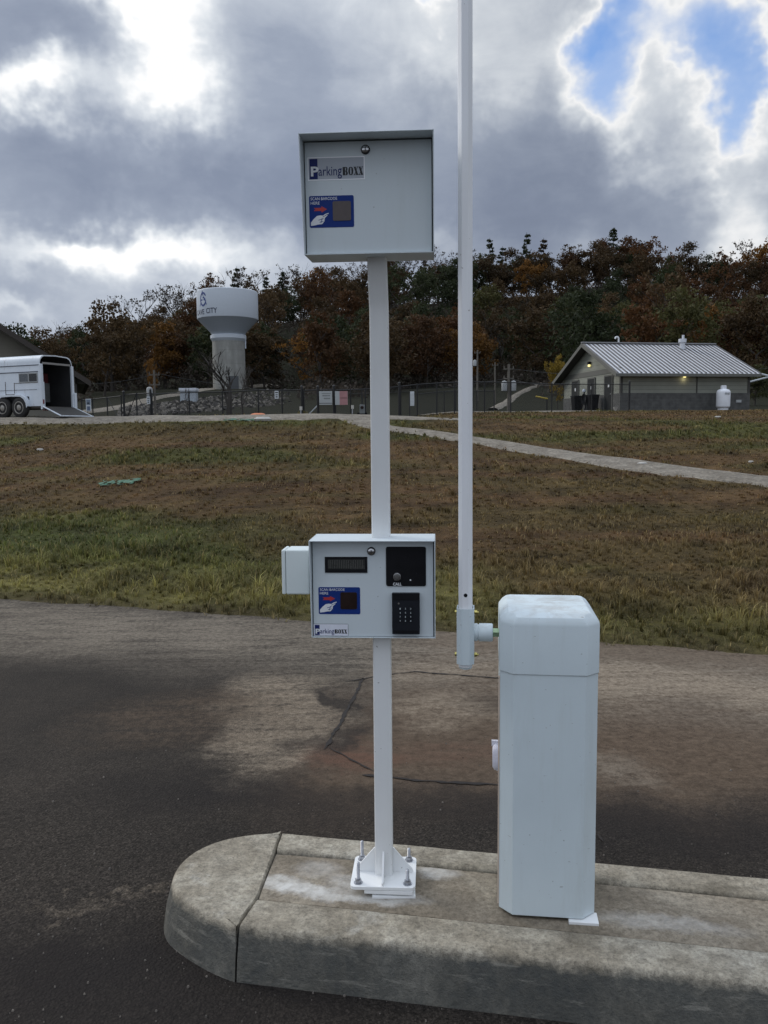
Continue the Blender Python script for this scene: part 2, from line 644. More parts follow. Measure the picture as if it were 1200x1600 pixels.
sp = h.n('ShaderNodeSeparateXYZ'); h.l(W_, sp.inputs[0])
dE = h.m('SUBTRACT', sp.outputs[1], h.m('ADD', h.m('MULTIPLY', sp.outputs[0], ES), E0.y - E0.x * ES))   # negative on the road
nf = h.noise(tco, 240, 3, .7)
nm = h.noise(tco, 14, 6, .7)
nl = h.noise(tco, .9, 6, .6)
streak = h.noise(h.vm('MULTIPLY', tco, (.35, 1.6, 1)), 5, 6, .7)
vor = h.n('ShaderNodeTexVoronoi'); vor.inputs['Scale'].default_value = 95
h.l(tco, vor.inputs['Vector'])
base = h.mix(h.mr(nl, .35, .65), (.023, .0195, .0165), (.047, .039, .032))
fg = h.noise(tco, 70, 5, .8)
fg2 = h.noise(tco, 26, 6, .8)
base = h.mix(1.0, base, h.ramp(h.m('ADD', h.m('MULTIPLY', fg, .6), h.m('MULTIPLY', fg2, .4)), [(.34, .40), (.5, .95), (.66, 1.75)]), 'MULTIPLY')
base = h.mix(h.m('MULTIPLY', h.mr(nf, .52, .75), .5), base, (.14, .12, .10))
# concrete apron of the lane right of the joint
pA = on(545, 1115)
apr = h.mr(h.m('SUBTRACT', h.m('MULTIPLY', h.m('SUBTRACT', sp.outputs[0], pA.x), 1), h.m('MULTIPLY', h.m('SUBTRACT', sp.outputs[1], pA.y), .25)), -.35, .35)
apr = h.m('MULTIPLY', apr, h.mr(sp.outputs[1], 3.45, 4.1))
conc = h.mix(h.mr(h.m('ADD', h.m('MULTIPLY', nm, .5), h.m('MULTIPLY', fg2, .5)), .36, .64), (.055, .038, .025), (.145, .105, .073))
base = h.mix(h.m('MULTIPLY', apr, .85), base, conc)
tan = h.mix(h.mr(fg2, .3, .7), (.15, .115, .082), (.34, .28, .21))
pal = h.mix(h.mr(fg2, .3, .7), (.115, .095, .072), (.28, .24, .19))
red = (.12, .062, .042)
rag = h.mr(h.m('ADD', h.m('MULTIPLY', streak, .45), h.m('ADD', h.m('MULTIPLY', nm, .25), h.m('MULTIPLY', fg2, .3))), .40, .56, .12, 1)
strip = h.m('MULTIPLY', h.mr(dE, -2.3, -1.0), h.mr(dE, .3, -.25, .3, 1))
base = h.mix(h.m('MULTIPLY', h.m('MULTIPLY', strip, rag), .8), base, pal)
for args, colr, k in [((440, 1095, .40, .62, 0), tan, .9), ((400, 1185, .30, .40, 0), tan, .7), ((440, 1140, .34, .5, 0), tan, .6), ((300, 1120, .7, .5, 0), conc, .6), ((690, 1110, .42, .30, 0), tan, .7), ((700, 1050, .7, .22, 0), tan, .5),
                      ((1020, 1060, .75, .42, -.3), tan, .75), ((1160, 1080, .5, .3, 0), tan, .7), ((945, 1080, .25, .4, 0), tan, .5),
                      ((965, 1200, .22, .2, 0), pal, .9), ((545, 1180, .32, .22, 0), red, .6), ((700, 1180, .8, .2, 0), red, .35), ((1100, 1180, .9, .4, 0), conc, .7),
                      ((150, 1400, .34, .03, .5), tan, .28), ((250, 985, 1.6, .5, -.3), pal, .6), ((0, 1000, 1.5, .5, -.3), pal, .5), ((1000, 1020, 2., .3, -.3), conc, .6)]:
    base = h.mix(h.m('MULTIPLY', h.m('MULTIPLY', gblob(*args), rag), k), base, colr)
chip = h.n('ShaderNodeTexVoronoi'); chip.inputs['Scale'].default_value = 130
h.l(tco, chip.inputs['Vector'])
base = h.mix(h.m('MULTIPLY', h.mr(apr, .0, 1, 1, .25), h.mr(sp.outputs[1], 5.5, 3.2)), base, h.mix(1.0, base, h.ramp(chip.outputs['Color'], [(0, .4), (.55, .9), (1, 1.7)]), 'MULTIPLY'))
for args, k in [((1050, 1290, 1.0, .3, -.1), .55), ((640, 1260, 1.6, .22, -.15), .45), ((330, 1240, .8, .25, 0), .3), ((150, 1490, .35, .15, .2), .5), ((522, 1095, .10, .30, 0), .8), ((530, 1150, .16, .16, 0), .6), ((480, 1165, .22, .12, 0), .5), ((820, 1100, .5, .2, 0), .35), ((200, 1560, 1.3, .35, .1), .6), ((120, 1480, .7, .3, .1), .4)]:
    base = h.mix(h.m('MULTIPLY', gblob(*args), k), base, (.020, .017, .016))
base = h.mix(h.m('MULTIPLY', h.mr(vor.outputs['Distance'], .0, .25, 1, 0), .25), base, (.10, .09, .08))
# oil spots / pits
pit = h.noise(tco, 38, 2, .5)
base = h.mix(h.mr(pit, .68, .74, 0, .8), base, (.015, .013, .012))
h.l(base, b.inputs['Base Color'])
h.l(h.mr(nl, .3, .7, .78, .92), b.inputs['Roughness'])
b.inputs['Specular IOR Level'].default_value = .10
hh = h.m('ADD', h.m('ADD', h.m('MULTIPLY', vor.outputs['Distance'], -.6), h.m('MULTIPLY', nf, .35)), h.m('MULTIPLY', nm, .6))
bs = h.n('ShaderNodeBump'); bs.inputs['Distance'].default_value = .009
h.l(hh, bs.inputs['Height'])
h.l(h.mr(apr, 0, 1, .95, .35), bs.inputs['Strength'])
h.l(bs.outputs[0], b.inputs['Normal'])

mb = MB()
xs = axis([(-60, -12, 6), (-12, -6, .6), (-6, 6, .08), (6, 12, .6), (12, 60, 6)])
ys0 = -30
vs, fs = [], []
rows = [ys0, -6, 0, 2, 2.4, 2.8, 3.2, 3.8, 4.6, 5.6]
for x in xs:
    e = float(edgeY(x)) + .10 + (float(fbm(x * 1.4 + 3, 5.5, 4)) - .5) * .34
    for k, r_ in enumerate(rows):
        vs.append((x, min(r_, e - .2 * (10 - k)) if r_ > 0 else min(r_, e - 3), 0))
    vs.append((x, e - .1, 0.0)); vs.append((x, e, -.008))
k = len(rows) + 2
for i in range(len(xs) - 1):
    for j in range(k - 1):
        fs.append((i * k + j, (i + 1) * k + j, (i + 1) * k + j + 1, i * k + j + 1))
mb.add(vs, fs)
road = mb.build('road', asph)
road['kind'] = 'structure'

# pavement joints: narrow irregular dark seams
tar = mat('joint_filler', (.016, .012, .010), .9, var=.3)


def seam(pts, wd_, z=.0045, seed=1, name='pavement_joint', m=tar, step=.03):
    rr = random.Random(seed)
    pts = [Vector(p) for p in pts]
    L = []
    for a, b_ in zip(pts[:-1], pts[1:]):
        n = max(2, int((b_ - a).length / step))
        L += [a.lerp(b_, i / n) for i in range(n)]
    L.append(pts[-1])
    vs, fs = [], []
    off = 0
    for i, p in enumerate(L):
        t = (L[min(i + 1, len(L) - 1)] - L[max(i - 1, 0)]).normalized()
        nn = Vector((-t.y, t.x, 0))
        off = off * .8 + rr.uniform(-.005, .005)
        ww = wd_ * rr.uniform(.35, 1.3) * (.3 if i in (0, len(L) - 1) else 1)
        for sgn in (-1, 1):
            q = p + nn * (off + sgn * ww / 2)
            vs.append((q.x, q.y, z))
    fs = [(2 * i, 2 * i + 1, 2 * i + 3, 2 * i + 2) for i in range(len(L) - 1)]
    mb = MB().add(vs, fs)
    o = mb.build(name, m)
    o['kind'] = 'structure'
    return o


seam([on(568, 1060), on(541, 1110), on(506, 1172)], .022, seed=3)
seam([on(514, 1168), on(582, 1206)], .012, seed=4)
seam([on(566, 1212), on(660, 1221), on(780, 1227), on(860, 1232)], .022, seed=5)
seam([on(540, 1066), on(600, 1055), on(650, 1050)], .014, seed=6)
seam([on(640, 1049), on(780, 1060), on(930, 1078)], .022, seed=7)
seam([on(935, 1305), on(946, 1316)], .015, seed=8)

# ------------------------------------------------------------------ traffic island
ZT = .17
con, h, b = new_mat('kerb_concrete')
tco = h.n('ShaderNodeTexCoord').outputs['Object']
geo = h.n('ShaderNodeNewGeometry')
a1 = h.noise(tco, 3.2, 8, .7, .6)
a2 = h.noise(tco, 19, 6, .7)
a3 = h.noise(h.vm('MULTIPLY', tco, (1.0, 1.0, 6.5)), 5.0, 6, .7, .4)
a4 = h.noise(tco, 130, 3, .6)
c = h.ramp(a1, [(.30, (.20, .172, .128)), (.44, (.35, .308, .238)), (.56, (.47, .425, .34)), (.72, (.61, .57, .48))])
c = h.mix(h.mr(a2, .35, .7, .55, 0), c, (.12, .105, .082))
c = h.mix(h.mr(a3, .60, .70, 0, .45), c, (.46, .44, .39))
a5 = h.noise(tco, 55, 5, .8)
c = h.mix(1.0, c, h.ramp(a5, [(.32, .55), (.5, .98), (.7, 1.35)]), 'MULTIPLY')
c = h.mix(h.m('MULTIPLY', h.mr(a4, .58, .70), .5), c, (.06, .052, .043))
# darker, streaked grey flanks below the top edge of the casting
spz = h.n('ShaderNodeSeparateXYZ'); h.l(tco, spz.inputs[0])
spn = h.n('ShaderNodeSeparateXYZ'); h.l(geo.outputs['True Normal'], spn.inputs[0])
flankn = h.noise(h.vm('MULTIPLY', tco, (1, 1, .8)), 7, 7, .75, .5)
flank = h.m('MULTIPLY', h.mr(h.m('ADD', spz.outputs[2], h.m('MULTIPLY', h.m('SUBTRACT', a2, .5), .05)), ZT - .012, ZT - .035), h.mr(flankn, .30, .62, .96, .72))
c = h.mix(flank, c, h.mix(h.mr(a3, .56, .66), (.060, .064, .062), (.17, .165, .145)))
h.l(c, b.inputs['Base Color'])
b.inputs['Roughness'].default_value = .9
b.inputs['Specular IOR Level'].default_value = .25
bump(h, b, h.m('ADD', h.m('MULTIPLY', a2, 1.0), h.m('ADD', h.m('MULTIPLY', a4, .5), h.m('MULTIPLY', a5, .8))), .8, .008)
slabm, h, b = new_mat('island_slab_concrete')
tco = h.n('ShaderNodeTexCoord').outputs['Object']
a1 = h.noise(tco, 2.6, 8, .7, .5)
a2 = h.noise(tco, 24, 6, .7)
a4 = h.noise(tco, 130, 3, .6)
c = h.ramp(a1, [(.30, (.15, .124, .090)), (.5, (.25, .21, .158)), (.66, (.36, .315, .245))])
c = h.mix(h.mr(a2, .35, .7, .45, 0), c, (.085, .072, .055))
a5 = h.noise(tco, 60, 5, .8)
c = h.mix(1.0, c, h.ramp(a5, [(.32, .55), (.5, .98), (.7, 1.35)]), 'MULTIPLY')
c = h.mix(h.m('MULTIPLY', h.mr(a4, .60, .72), .5), c, (.06, .05, .04))
wnn = h.vm('ADD', tco, h.vm('SCALE', h.vm('SUBTRACT', h.noise(tco, 9, 6, .75, out='Color'), (.5, .5, .5))))
wnn.node.inputs[1].links[0].from_node.inputs['Scale'].default_value = .12
for px, py, rx, ry, k in [(470, 1385, .16, .035, .8), (560, 1378, .12, .06, .6), (600, 1400, .16, .05, .5), (500, 1355, .1, .06, .3), (680, 1360, .09, .05, .55), (1040, 1440, .25, .05, .35), (530, 1400, .2, .03, .6), (440, 1372, .1, .04, .6)]:
    p = on(px, py, ZT)
    mp = h.n('ShaderNodeMapping', vector_type='TEXTURE')
    h.l(wnn, mp.inputs['Vector'])
    mp.inputs['Location'].default_value = (p.x, p.y, ZT)
    mp.inputs['Rotation'].default_value = (0, 0, -.19)
    mp.inputs['Scale'].default_value = (rx, ry, 1)
    nd = h.n('ShaderNodeVectorMath', operation='DOT_PRODUCT')
    h.l(mp.outputs[0], nd.inputs[0]); h.l(mp.outputs[0], nd.inputs[1])
    e = h.m('POWER', 2.718, h.m('MULTIPLY', nd.outputs['Value'], -1))
    c = h.mix(h.m('MULTIPLY', h.mr(e, .25, .8), h.m('MULTIPLY', h.mr(a2, .3, .6, .4, 1), k)), c, (.62, .61, .58))
h.l(c, b.inputs['Base Color'])
b.inputs['Roughness'].default_value = .9
b.inputs['Specular IOR Level'].default_value = .25
bump(h, b, h.m('ADD', a2, h.m('MULTIPLY', a4, .5)), .55, .005)

isl = thing('traffic_island', 'raised concrete island with rounded nose under the white post and barrier cabinet', 'traffic island')
# plan: local frame along the island
fa = on(372, 1447, ZT); fb = on(1200, 1536, ZT)
ba = on(441, 1299, ZT); bb = on(1200, 1370, ZT)
print('island', fa, fb, ba, bb)


def kerb_prof(flip):
    pass


def lerp(a, b_, t): return a + (b_ - a) * t


dF = (fb - fa).normalized(); dB = (bb - ba).normalized()
EXT = 6.0
fEnd = fa + dF * EXT; bEnd = ba + dB * EXT
jf0 = on(403, 1402, ZT); jf1 = on(1200, 1484, ZT)      # joint between front kerb and slab
jb0 = on(431, 1327, ZT); jb1 = on(1200, 1403, ZT)
jf0n, jfd = jf0, (jf1 - jf0).normalized(); jb0n, jbd = jb0, (jb1 - jb0).normalized()
jfE = jf0 + jfd * EXT; jbE = jb0 + jbd * EXT


def strip_solid(name, outer, inner, zt, batter, rad, gap=.0035, inner_drop=.006, nseg=60, cap0=True, wob=.0015):
    """kerb bar between an outer line (battered, rounded arris) and an inner joint line"""
    (o0, o1), (i0, i1) = outer, inner
    rings = []
    rr = random.Random(len(name) * 7)
    for k in range(nseg + 1):
        t = (k / nseg) ** 1.6
        O = o0.lerp(o1, t); I = i0.lerp(i1, t)
        nn = (O - I); nn.z = 0; nn.normalize()
        w1 = rr.uniform(-wob, wob)
        ring = []
        ring.append(I + nn * gap - Vector((0, 0, zt + .05)))
        ring.append(I + nn * gap - Vector((0, 0, .012)))
        ring.append(I + nn * (gap + .006) - Vector((0, 0, .003)))
        ring.append(I + nn * (gap + .014))
        for a in range(6):
            th = R(90 - a * 16)
            c_ = O - nn * rad
            ring.append(c_ + nn * (rad * math.cos(th) + w1) + Vector((0, 0, rad * math.sin(th) - rad)))
        q = O + nn * (rad * .0 + batter) ; q.z = -.02
        q2 = O + nn * (batter * .6 + w1); q2.z = zt * .45
        ring.append(q2); ring.append(q)
        rings.append(ring)
    mb = MB().loft([[tuple(p) for p in r] for r in rings])
    return mb.build(name, con, isl, smooth=50)


strip_solid('front_kerb', (fa + dF * .004, fEnd), (jf0 + jfd * .004, jfE), ZT, .035, .020)
strip_solid('back_kerb', (ba + dB * .004, bEnd), (jb0 + jbd * .004, jbE), ZT, .03, .022)
# nose casting
arr = [(441, 1299), (394, 1302), (347, 1311), (308, 1327), (282, 1348), (270, 1372), (274, 1392), (290, 1407), (318, 1424), (345, 1437), (372, 1447)]
pts = [on(x, y, ZT) for x, y in arr]


def crsp(P, n):
    out = []
    for i in range(len(P) - 1):
        p0 = P[max(i - 1, 0)]; p1 = P[i]; p2 = P[i + 1]; p3 = P[min(i + 2, len(P) - 1)]
        for k in range(n):
            t = k / n
            out.append(.5 * (2 * p1 + (p2 - p0) * t + (2 * p0 - 5 * p1 + 4 * p2 - p3) * t * t + (3 * p1 - p0 - 3 * p2 + p3) * t ** 3))
    out.append(P[-1])
    return out


arc = crsp(pts, 5)
innr = [on(x, y, ZT) for x, y in [(440, 1299), (431, 1327), (418, 1362), (405, 1398), (385, 1425), (371, 1447)]]
inn = crsp(innr, 10)
# resample inner to the same count as arc
m_ = len(arc)
inn = [inn[int(round(k * (len(inn) - 1) / (m_ - 1)))] for k in range(m_)]
rings = []
for k in range(m_):
    O = arc[k]; I = inn[k]
    t = (arc[min(k + 1, m_ - 1)] - arc[max(k - 1, 0)]).normalized()
    nn = Vector((t.y, -t.x, 0))
    if nn.dot(O - (arc[0] + arc[-1]) / 2) < 0: nn = -nn
    if k == 0: nn = Vector((-dB.y, dB.x, 0))
    if k == m_ - 1: nn = Vector((dF.y, -dF.x, 0))
    rad = .020
    bat = .035
    g = Vector((-.004, 0, 0))
    Ii = I + g
    Oo = O + g
    ring = [Ii - Vector((0, 0, ZT + .05)), Ii - Vector((0, 0, .010)), Ii + Vector((-.006, 0, -.002)) * min(1, (O - I).length * 20)]
    C_ = Ii.lerp(Oo, .5); C_.z = ZT + .002 * math.sin(math.pi * k / m_)
    ring.append(C_)
    for a in range(6):
        th = R(90 - a * 16)
        rk = rad
        ring.append(Oo - nn * rk + nn * rk * math.cos(th) + Vector((0, 0, rk * math.sin(th) - rk)))
    q2 = Oo + nn * bat * .6; q2.z = ZT * .45
    q = Oo + nn * bat; q.z = -.02
    ring += [q2, q]
    rings.append([tuple(p) for p in ring])
MB().loft(rings).build('nose', con, isl, smooth=50)
# slab between
mb = MB()
n = 70
sl0, sl1, sg = jf0, jfE, []
top, bot = [], []
rr = random.Random(5)
grid = []
for k in range(n + 1):
    t = (k / n) ** 1.5
    a = (jf0 + jfd * .003).lerp(jfE, t); c_ = (jb0 + jbd * .003).lerp(jbE, t)
    row = []
    for j in range(9):
        s = j / 8
        p = a.lerp(c_, s)
        if j == 0: p = p + (c_ - a).normalized() * .002
        if j == 8: p = p - (c_ - a).normalized() * .004
        dz = -.005 - .009 * s * max(0, 1 - k / 14) + rr.uniform(-.0008, .0008)
        if j in (0, 8): dz -= .004
        row.append((p.x, p.y, ZT + dz))
    grid.append(row)
vs = [p for r in grid for p in r]
fs = [(i * 9 + j, i * 9 + j + 1, (i + 1) * 9 + j + 1, (i + 1) * 9 + j) for i in range(n) for j in range(8)]
mb.add(vs, fs)
# skirt sides down
lo = [[(p[0], p[1], -.03) for p in r] for r in grid]
for i in range(n):
    for j in (0, 8):
        mb.add([grid[i][j], grid[i + 1][j], lo[i + 1][j], lo[i][j]], [(0, 1, 2, 3)])
for j in range(8):
    mb.add([grid[0][j], grid[0][j + 1], lo[0][j + 1], lo[0][j]], [(0, 1, 2, 3)])
mb.build('slab', slabm, isl, smooth=40)

# ------------------------------------------------------------------ paints
def paint(name, col, var=.05, rough=.42, dirt=.25, top=0):
    if name in MC: return MC[name]
    m, h, b = new_mat(name)
    tco = h.n('ShaderNodeTexCoord').outputs['Object']
    n1 = h.noise(tco, 3.5, 5, .6)
    n2 = h.noise(tco, 60, 3, .6)
    st = h.noise(h.vm('MULTIPLY', tco, (1, 1, .12)), 16, 5, .7)
    c = h.mix(h.mr(n1, .3, .7), tuple(c * (1 - var) for c in col), col)
    c = h.mix(h.m('MULTIPLY', h.mr(st, .50, .75), dirt), c, tuple(c * q for c, q in zip(col, (.72, .70, .64))))
    sk = h.noise(tco, 90, 1, .5)
    c = h.mix(h.mr(sk, .775, .79, 0, .55), c, (.15, .14, .12))
    if top:
        gn = h.n('ShaderNodeNewGeometry'); sz = h.n('ShaderNodeSeparateXYZ'); h.l(gn.outputs['True Normal'], sz.inputs[0])
        dn_ = h.noise(tco, 9, 7, .75, .6)
        c = h.mix(h.m('MULTIPLY', h.mr(sz.outputs[2], .35, .9), h.mr(dn_, .46, .68, 0, top)), c, (.30, .25, .20))
        scf = h.noise(h.vm('MULTIPLY', tco, (1, 1, 3)), 34, 2, .5)
        c = h.mix(h.mr(scf, .73, .76, 0, .6), c, (.25, .25, .24))
    h.l(c, b.inputs['Base Color'])
    h.l(h.mr(n1, .3, .7, rough - .06, rough + .1), b.inputs['Roughness'])
    bump(h, b, n2, .12, .002)
    MC[name] = m
    return m


post_paint = paint('white_post_paint', (.80, .81, .81), dirt=.15)
grey_paint = paint('pale_box_paint', (.60, .66, .69), .04, .5, .15)
cab_paint = paint('barrier_paint', (.64, .72, .75), .07, .5, .3, .5)
arm_paint = paint('arm_paint', (.82, .83, .85), .03, .38, .12)
galv = mat('galvanised', (.42, .43, .46), .38, .9, .2, 60)
brass = mat('yellow_zinc', (.55, .48, .16), .35, .9, .2, 60)
blackp = mat('black_plastic', (.008, .008, .010), .45, 0, .2, 20, spec=.15)
keyp = mat('keypad_plastic', (.011, .013, .018), .55, 0, .2, 20, spec=.2)
blue = mat('sticker_blue', (.007, .032, .19), .5, 0, .08, 20, spec=.2)
navy = mat('logo_navy', (.012, .022, .12), .5, 0, .08, 20, spec=.2)
whitep = mat('print_white', (.72, .74, .76), .5, 0, .03, 20)
redp = mat('print_red', (.42, .03, .03), .45, 0, .08, 20)
blackink = mat('print_black', (.012, .012, .015), .5, 0, .1, 20)
glassd = mat('scanner_glass', (.022, .012, .010), .3, 0, .3, 10, spec=.2)
glassu = mat('scanner_glass_pale', (.085, .066, .064), .4, 0, .15, 10)
lockm = mat('lock_chrome', (.55, .55, .56), .2, 1, .15, 60)

# ------------------------------------------------------------------ pedestal with two boxes
YAW = R(-3.5)
base_p = on(600.5, 1367, ZT - .01 + .03)
ped = thing('access_terminal', 'white steel post with two grey reader boxes bolted to the concrete island', 'parking terminal', (base_p.x, base_p.y, ZT - .012), YAW)
inv = (Matrix.Translation(ped.location) @ Matrix.Rotation(YAW, 4, 'Z')).inverted()


def loc(px, py, Y): return inv @ at(px, py, Y)


mb = MB(); mb.prism_z([(x, y) for x, y in rrect(-.112, .112, -.105, .105, .018)], .034, .046)
mb.build('base_plate', post_paint, ped, smooth=40, bev=.0015)
mb = MB()
mb.T = Matrix.Rotation(R(2.5), 4, 'Z') @ Matrix.Rotation(R(.6), 4, 'X')
mb.box(-.04, .108, -.106, .09, .002, .016); mb.T = Matrix.Rotation(R(-1.5), 4, 'Z'); mb.box(-.06, .106, -.104, .09, .020, .033)
mb.build('shim_plate', post_paint, ped, bev=.001)
# post with forward bend near its top
hb = (at(592, 488, base_p.y).z - ped.location.z)
hw = .0305
pts_ = [Vector((0, 0, .046)), Vector((-.0005, 0, hb)), Vector((-.001, -.012, hb + .04)), Vector((-.002, -.05, hb + .14)), Vector((-.003, -.13, hb + .36))]
rings = []
for i, p in enumerate(pts_):
    t = (pts_[min(i + 1, 4)] - pts_[max(i - 1, 0)]).normalized()
    f = Vector((1, 0, 0)); g = t.cross(f)
    sect = rrect(-hw, hw, -hw, hw, .006, 3)
    rings.append([tuple(p + f * a + g * c_) for a, c_ in sect])
MB().loft(rings).build('post', post_paint, ped, smooth=35)
gl = [(0, 0), (.070, 0), (.070, .010), (.004, .088), (0, .088)]
for nm_, ang in (('left', 180), ('front', -90), ('right', 0), ('back', 90)):
    mb = MB(); mb.T = Matrix.Rotation(R(ang), 4, 'Z')
    mb.prism([(x + hw, z + .046) for x, z in gl], -.0035, .0035)
    mb.build('gusset', post_paint, ped, bev=.001)
for (x, y, hh_) in ((-.085, -.080, .075), (.085, -.080, .052), (-.085, .078, .070), (.085, .078, .045)):
    mb = MB()
    mb.cyl((x, y, .046), (x, y, .0485), .0155, n=20)
    mb.cyl((x, y, .0485), (x, y, .060), .0115, n=6)
    zz = .060
    k = int((hh_ - .014) / .0022)
    for q in range(k):
        mb.cyl((x, y, zz), (x, y, zz + .0011), .0052, .0062, n=10, caps=False)
        mb.cyl((x, y, zz + .0011), (x, y, zz + .0022), .0062, .0052, n=10, caps=False)
        zz += .0022
    mb.cyl((x, y, zz), (x, y, zz + .002), .0052, .003, n=10)
    mb.build('anchor_bolt', galv, ped, smooth=30)


def put(o, M):
    o.matrix_local = M
    return o


def reader_box(name, px, py, Y, Wd, Ht, Dp, p_top, p_bot, tilt, label):
    """shell part, with door and fittings as its children; origin at bottom centre of the door plane"""
    t = .0035
    L = loc(px, py, Y)
    hw_ = Wd / 2
    mb = MB()
    side = [(-p_top, Ht), (-p_bot, 0), (Dp, 0), (Dp, Ht)]
    for sx in (-1, 1):
        x0, x1 = sorted((sx * hw_, sx * (hw_ - t)))
        mb.prism_x(side, x0, x1)
    mb.box(-hw_ + t, hw_ - t, -p_top, Dp, Ht - t, Ht - .0002)
    mb.box(-hw_ + t, hw_ - t, -p_bot, Dp, .0002, t)
    mb.box(-hw_ + t, hw_ - t, Dp - t, Dp - .0003, t, Ht - t)
    o = mb.build(name, grey_paint, ped, bev=.0012)
    o.rotation_euler = (tilt, 0, 0)
    o.location = L
    d = MB(); d.box(-hw_ + t + .003, hw_ - t - .0035, 0, .012, t + .0015, Ht - t - .004)
    d.build('door', grey_paint, o, bev=.0015)
    dk = MB(); dk.box(-hw_ + t + .0005, hw_ - t - .0005, .010, .014, t + .0005, Ht - t - .0005)
    dk.build('gasket', blackp, o)
    return o


def lock(o, x, z):
    mb = MB()
    mb.use(blackink)
    T0 = mb.T
    mb.T = Matrix.Translation((x, 0, z)) @ Matrix.Rotation(R(90), 4, 'X')
    mb.lathe([(.0140, 0), (.0140, .003), (.0120, .006)], 24)
    mb.use(lockm)
    mb.lathe([(.0105, .006), (.0105, .009), (.0085, .0105)], 24)
    mb.use(blackink)
    mb.box(-.0016, .0016, -.005, .005, .0104, .0112)
    mb.build('lock', None, o, smooth=40)


def sticker(o, x0, x1, z0, z1, wx0, wx1, wz0, wz1, gm_):
    """blue scan notice; coordinates on the door"""
    Wd = x1 - x0; Ht = z1 - z0
    mb = MB().use(blue)
    mb.prism(rrect(x0, x1, z0, z1, .005), -.0008, .0002)
    y = -.0012
    put_text(mb, 'SCAN BARCODE', whitep, x0 + .035 * Wd, x0 + .63 * Wd, z0 + .865 * Ht, z0 + .955 * Ht, y, .004)
    put_text(mb, 'HERE', whitep, x0 + .035 * Wd, x0 + .235 * Wd, z0 + .73 * Ht, z0 + .82 * Ht, y, .004)
    mb.use(redp)
    ax, az = x0 + .10 * Wd, z0 + .575 * Ht
    aw = .30 * Wd; ah = .20 * Ht
    mb.prism([(ax, az - .25 * ah), (ax + .12 * aw, az), (ax, az + .25 * ah), (ax + .58 * aw, az + .25 * ah), (ax + .58 * aw, az + .5 * ah), (ax + aw, az), (ax + .58 * aw, az - .5 * ah), (ax + .58 * aw, az - .25 * ah)], y, -.0009)
    mb.use(whitep)
    hp = [(.03, .06), (.03, .16), (.09, .27), (.17, .37), (.24, .385), (.31, .38), (.36, .43), (.43, .46), (.435, .44), (.38, .38), (.40, .40), (.41, .385), (.345, .30), (.335, .20), (.285, .11), (.20, .10), (.12, .075)]
    mb.prism([(x0 + a * Wd, z0 + c_ * Ht) for a, c_ in hp], y, -.0009)
    mb.use(blue)
    for a, c_, a2, c2 in ((.20, .235, .32, .28), (.225, .17, .315, .20), (.255, .14, .285, .30), (.30, .33, .41, .42)):
        ddx, ddz = (a2 - a) * Wd, (c2 - c_) * Ht
        l_ = math.hypot(ddx, ddz); nx_, nz_ = -ddz / l_ * .0007, ddx / l_ * .0007
        A = (x0 + a * Wd, z0 + c_ * Ht); B = (x0 + a2 * Wd, z0 + c2 * Ht)
        mb.prism([(A[0] + nx_, A[1] + nz_), (A[0] - nx_, A[1] - nz_), (B[0] - nx_, B[1] - nz_), (B[0] + nx_, B[1] + nz_)], y - .0005, y)
    mb.build('barcode_notice', None, o)
    mb = MB().prism(rrect(wx0, wx1, wz0, wz1, .005), -.0022, -.0005)
    mb.build('scanner_window', gm_, o, bev=.0006)


def serifX(x0, x1, z0, z1):
    w_ = x1 - x0; h_ = z1 - z0
    P = lambda a, c_: (x0 + a * w_, z0 + c_ * h_)
    return [[P(.02, 1), P(.42, 1), P(.98, 0), P(.56, 0)],
            [P(.80, 1), P(.90, 1), P(.22, 0), P(.10, 0)],
            [P(-.02, 1), P(.50, 1), P(.50, .94), P(-.02, .94)], [P(.66, 1), P(1.0, 1), P(1.0, .94), P(.66, .94)],
            [P(0, 0), P(.36, 0), P(.36, .06), P(0, .06)], [P(.48, 0), P(1.02, 0), P(1.02, .06), P(.48, .06)]]


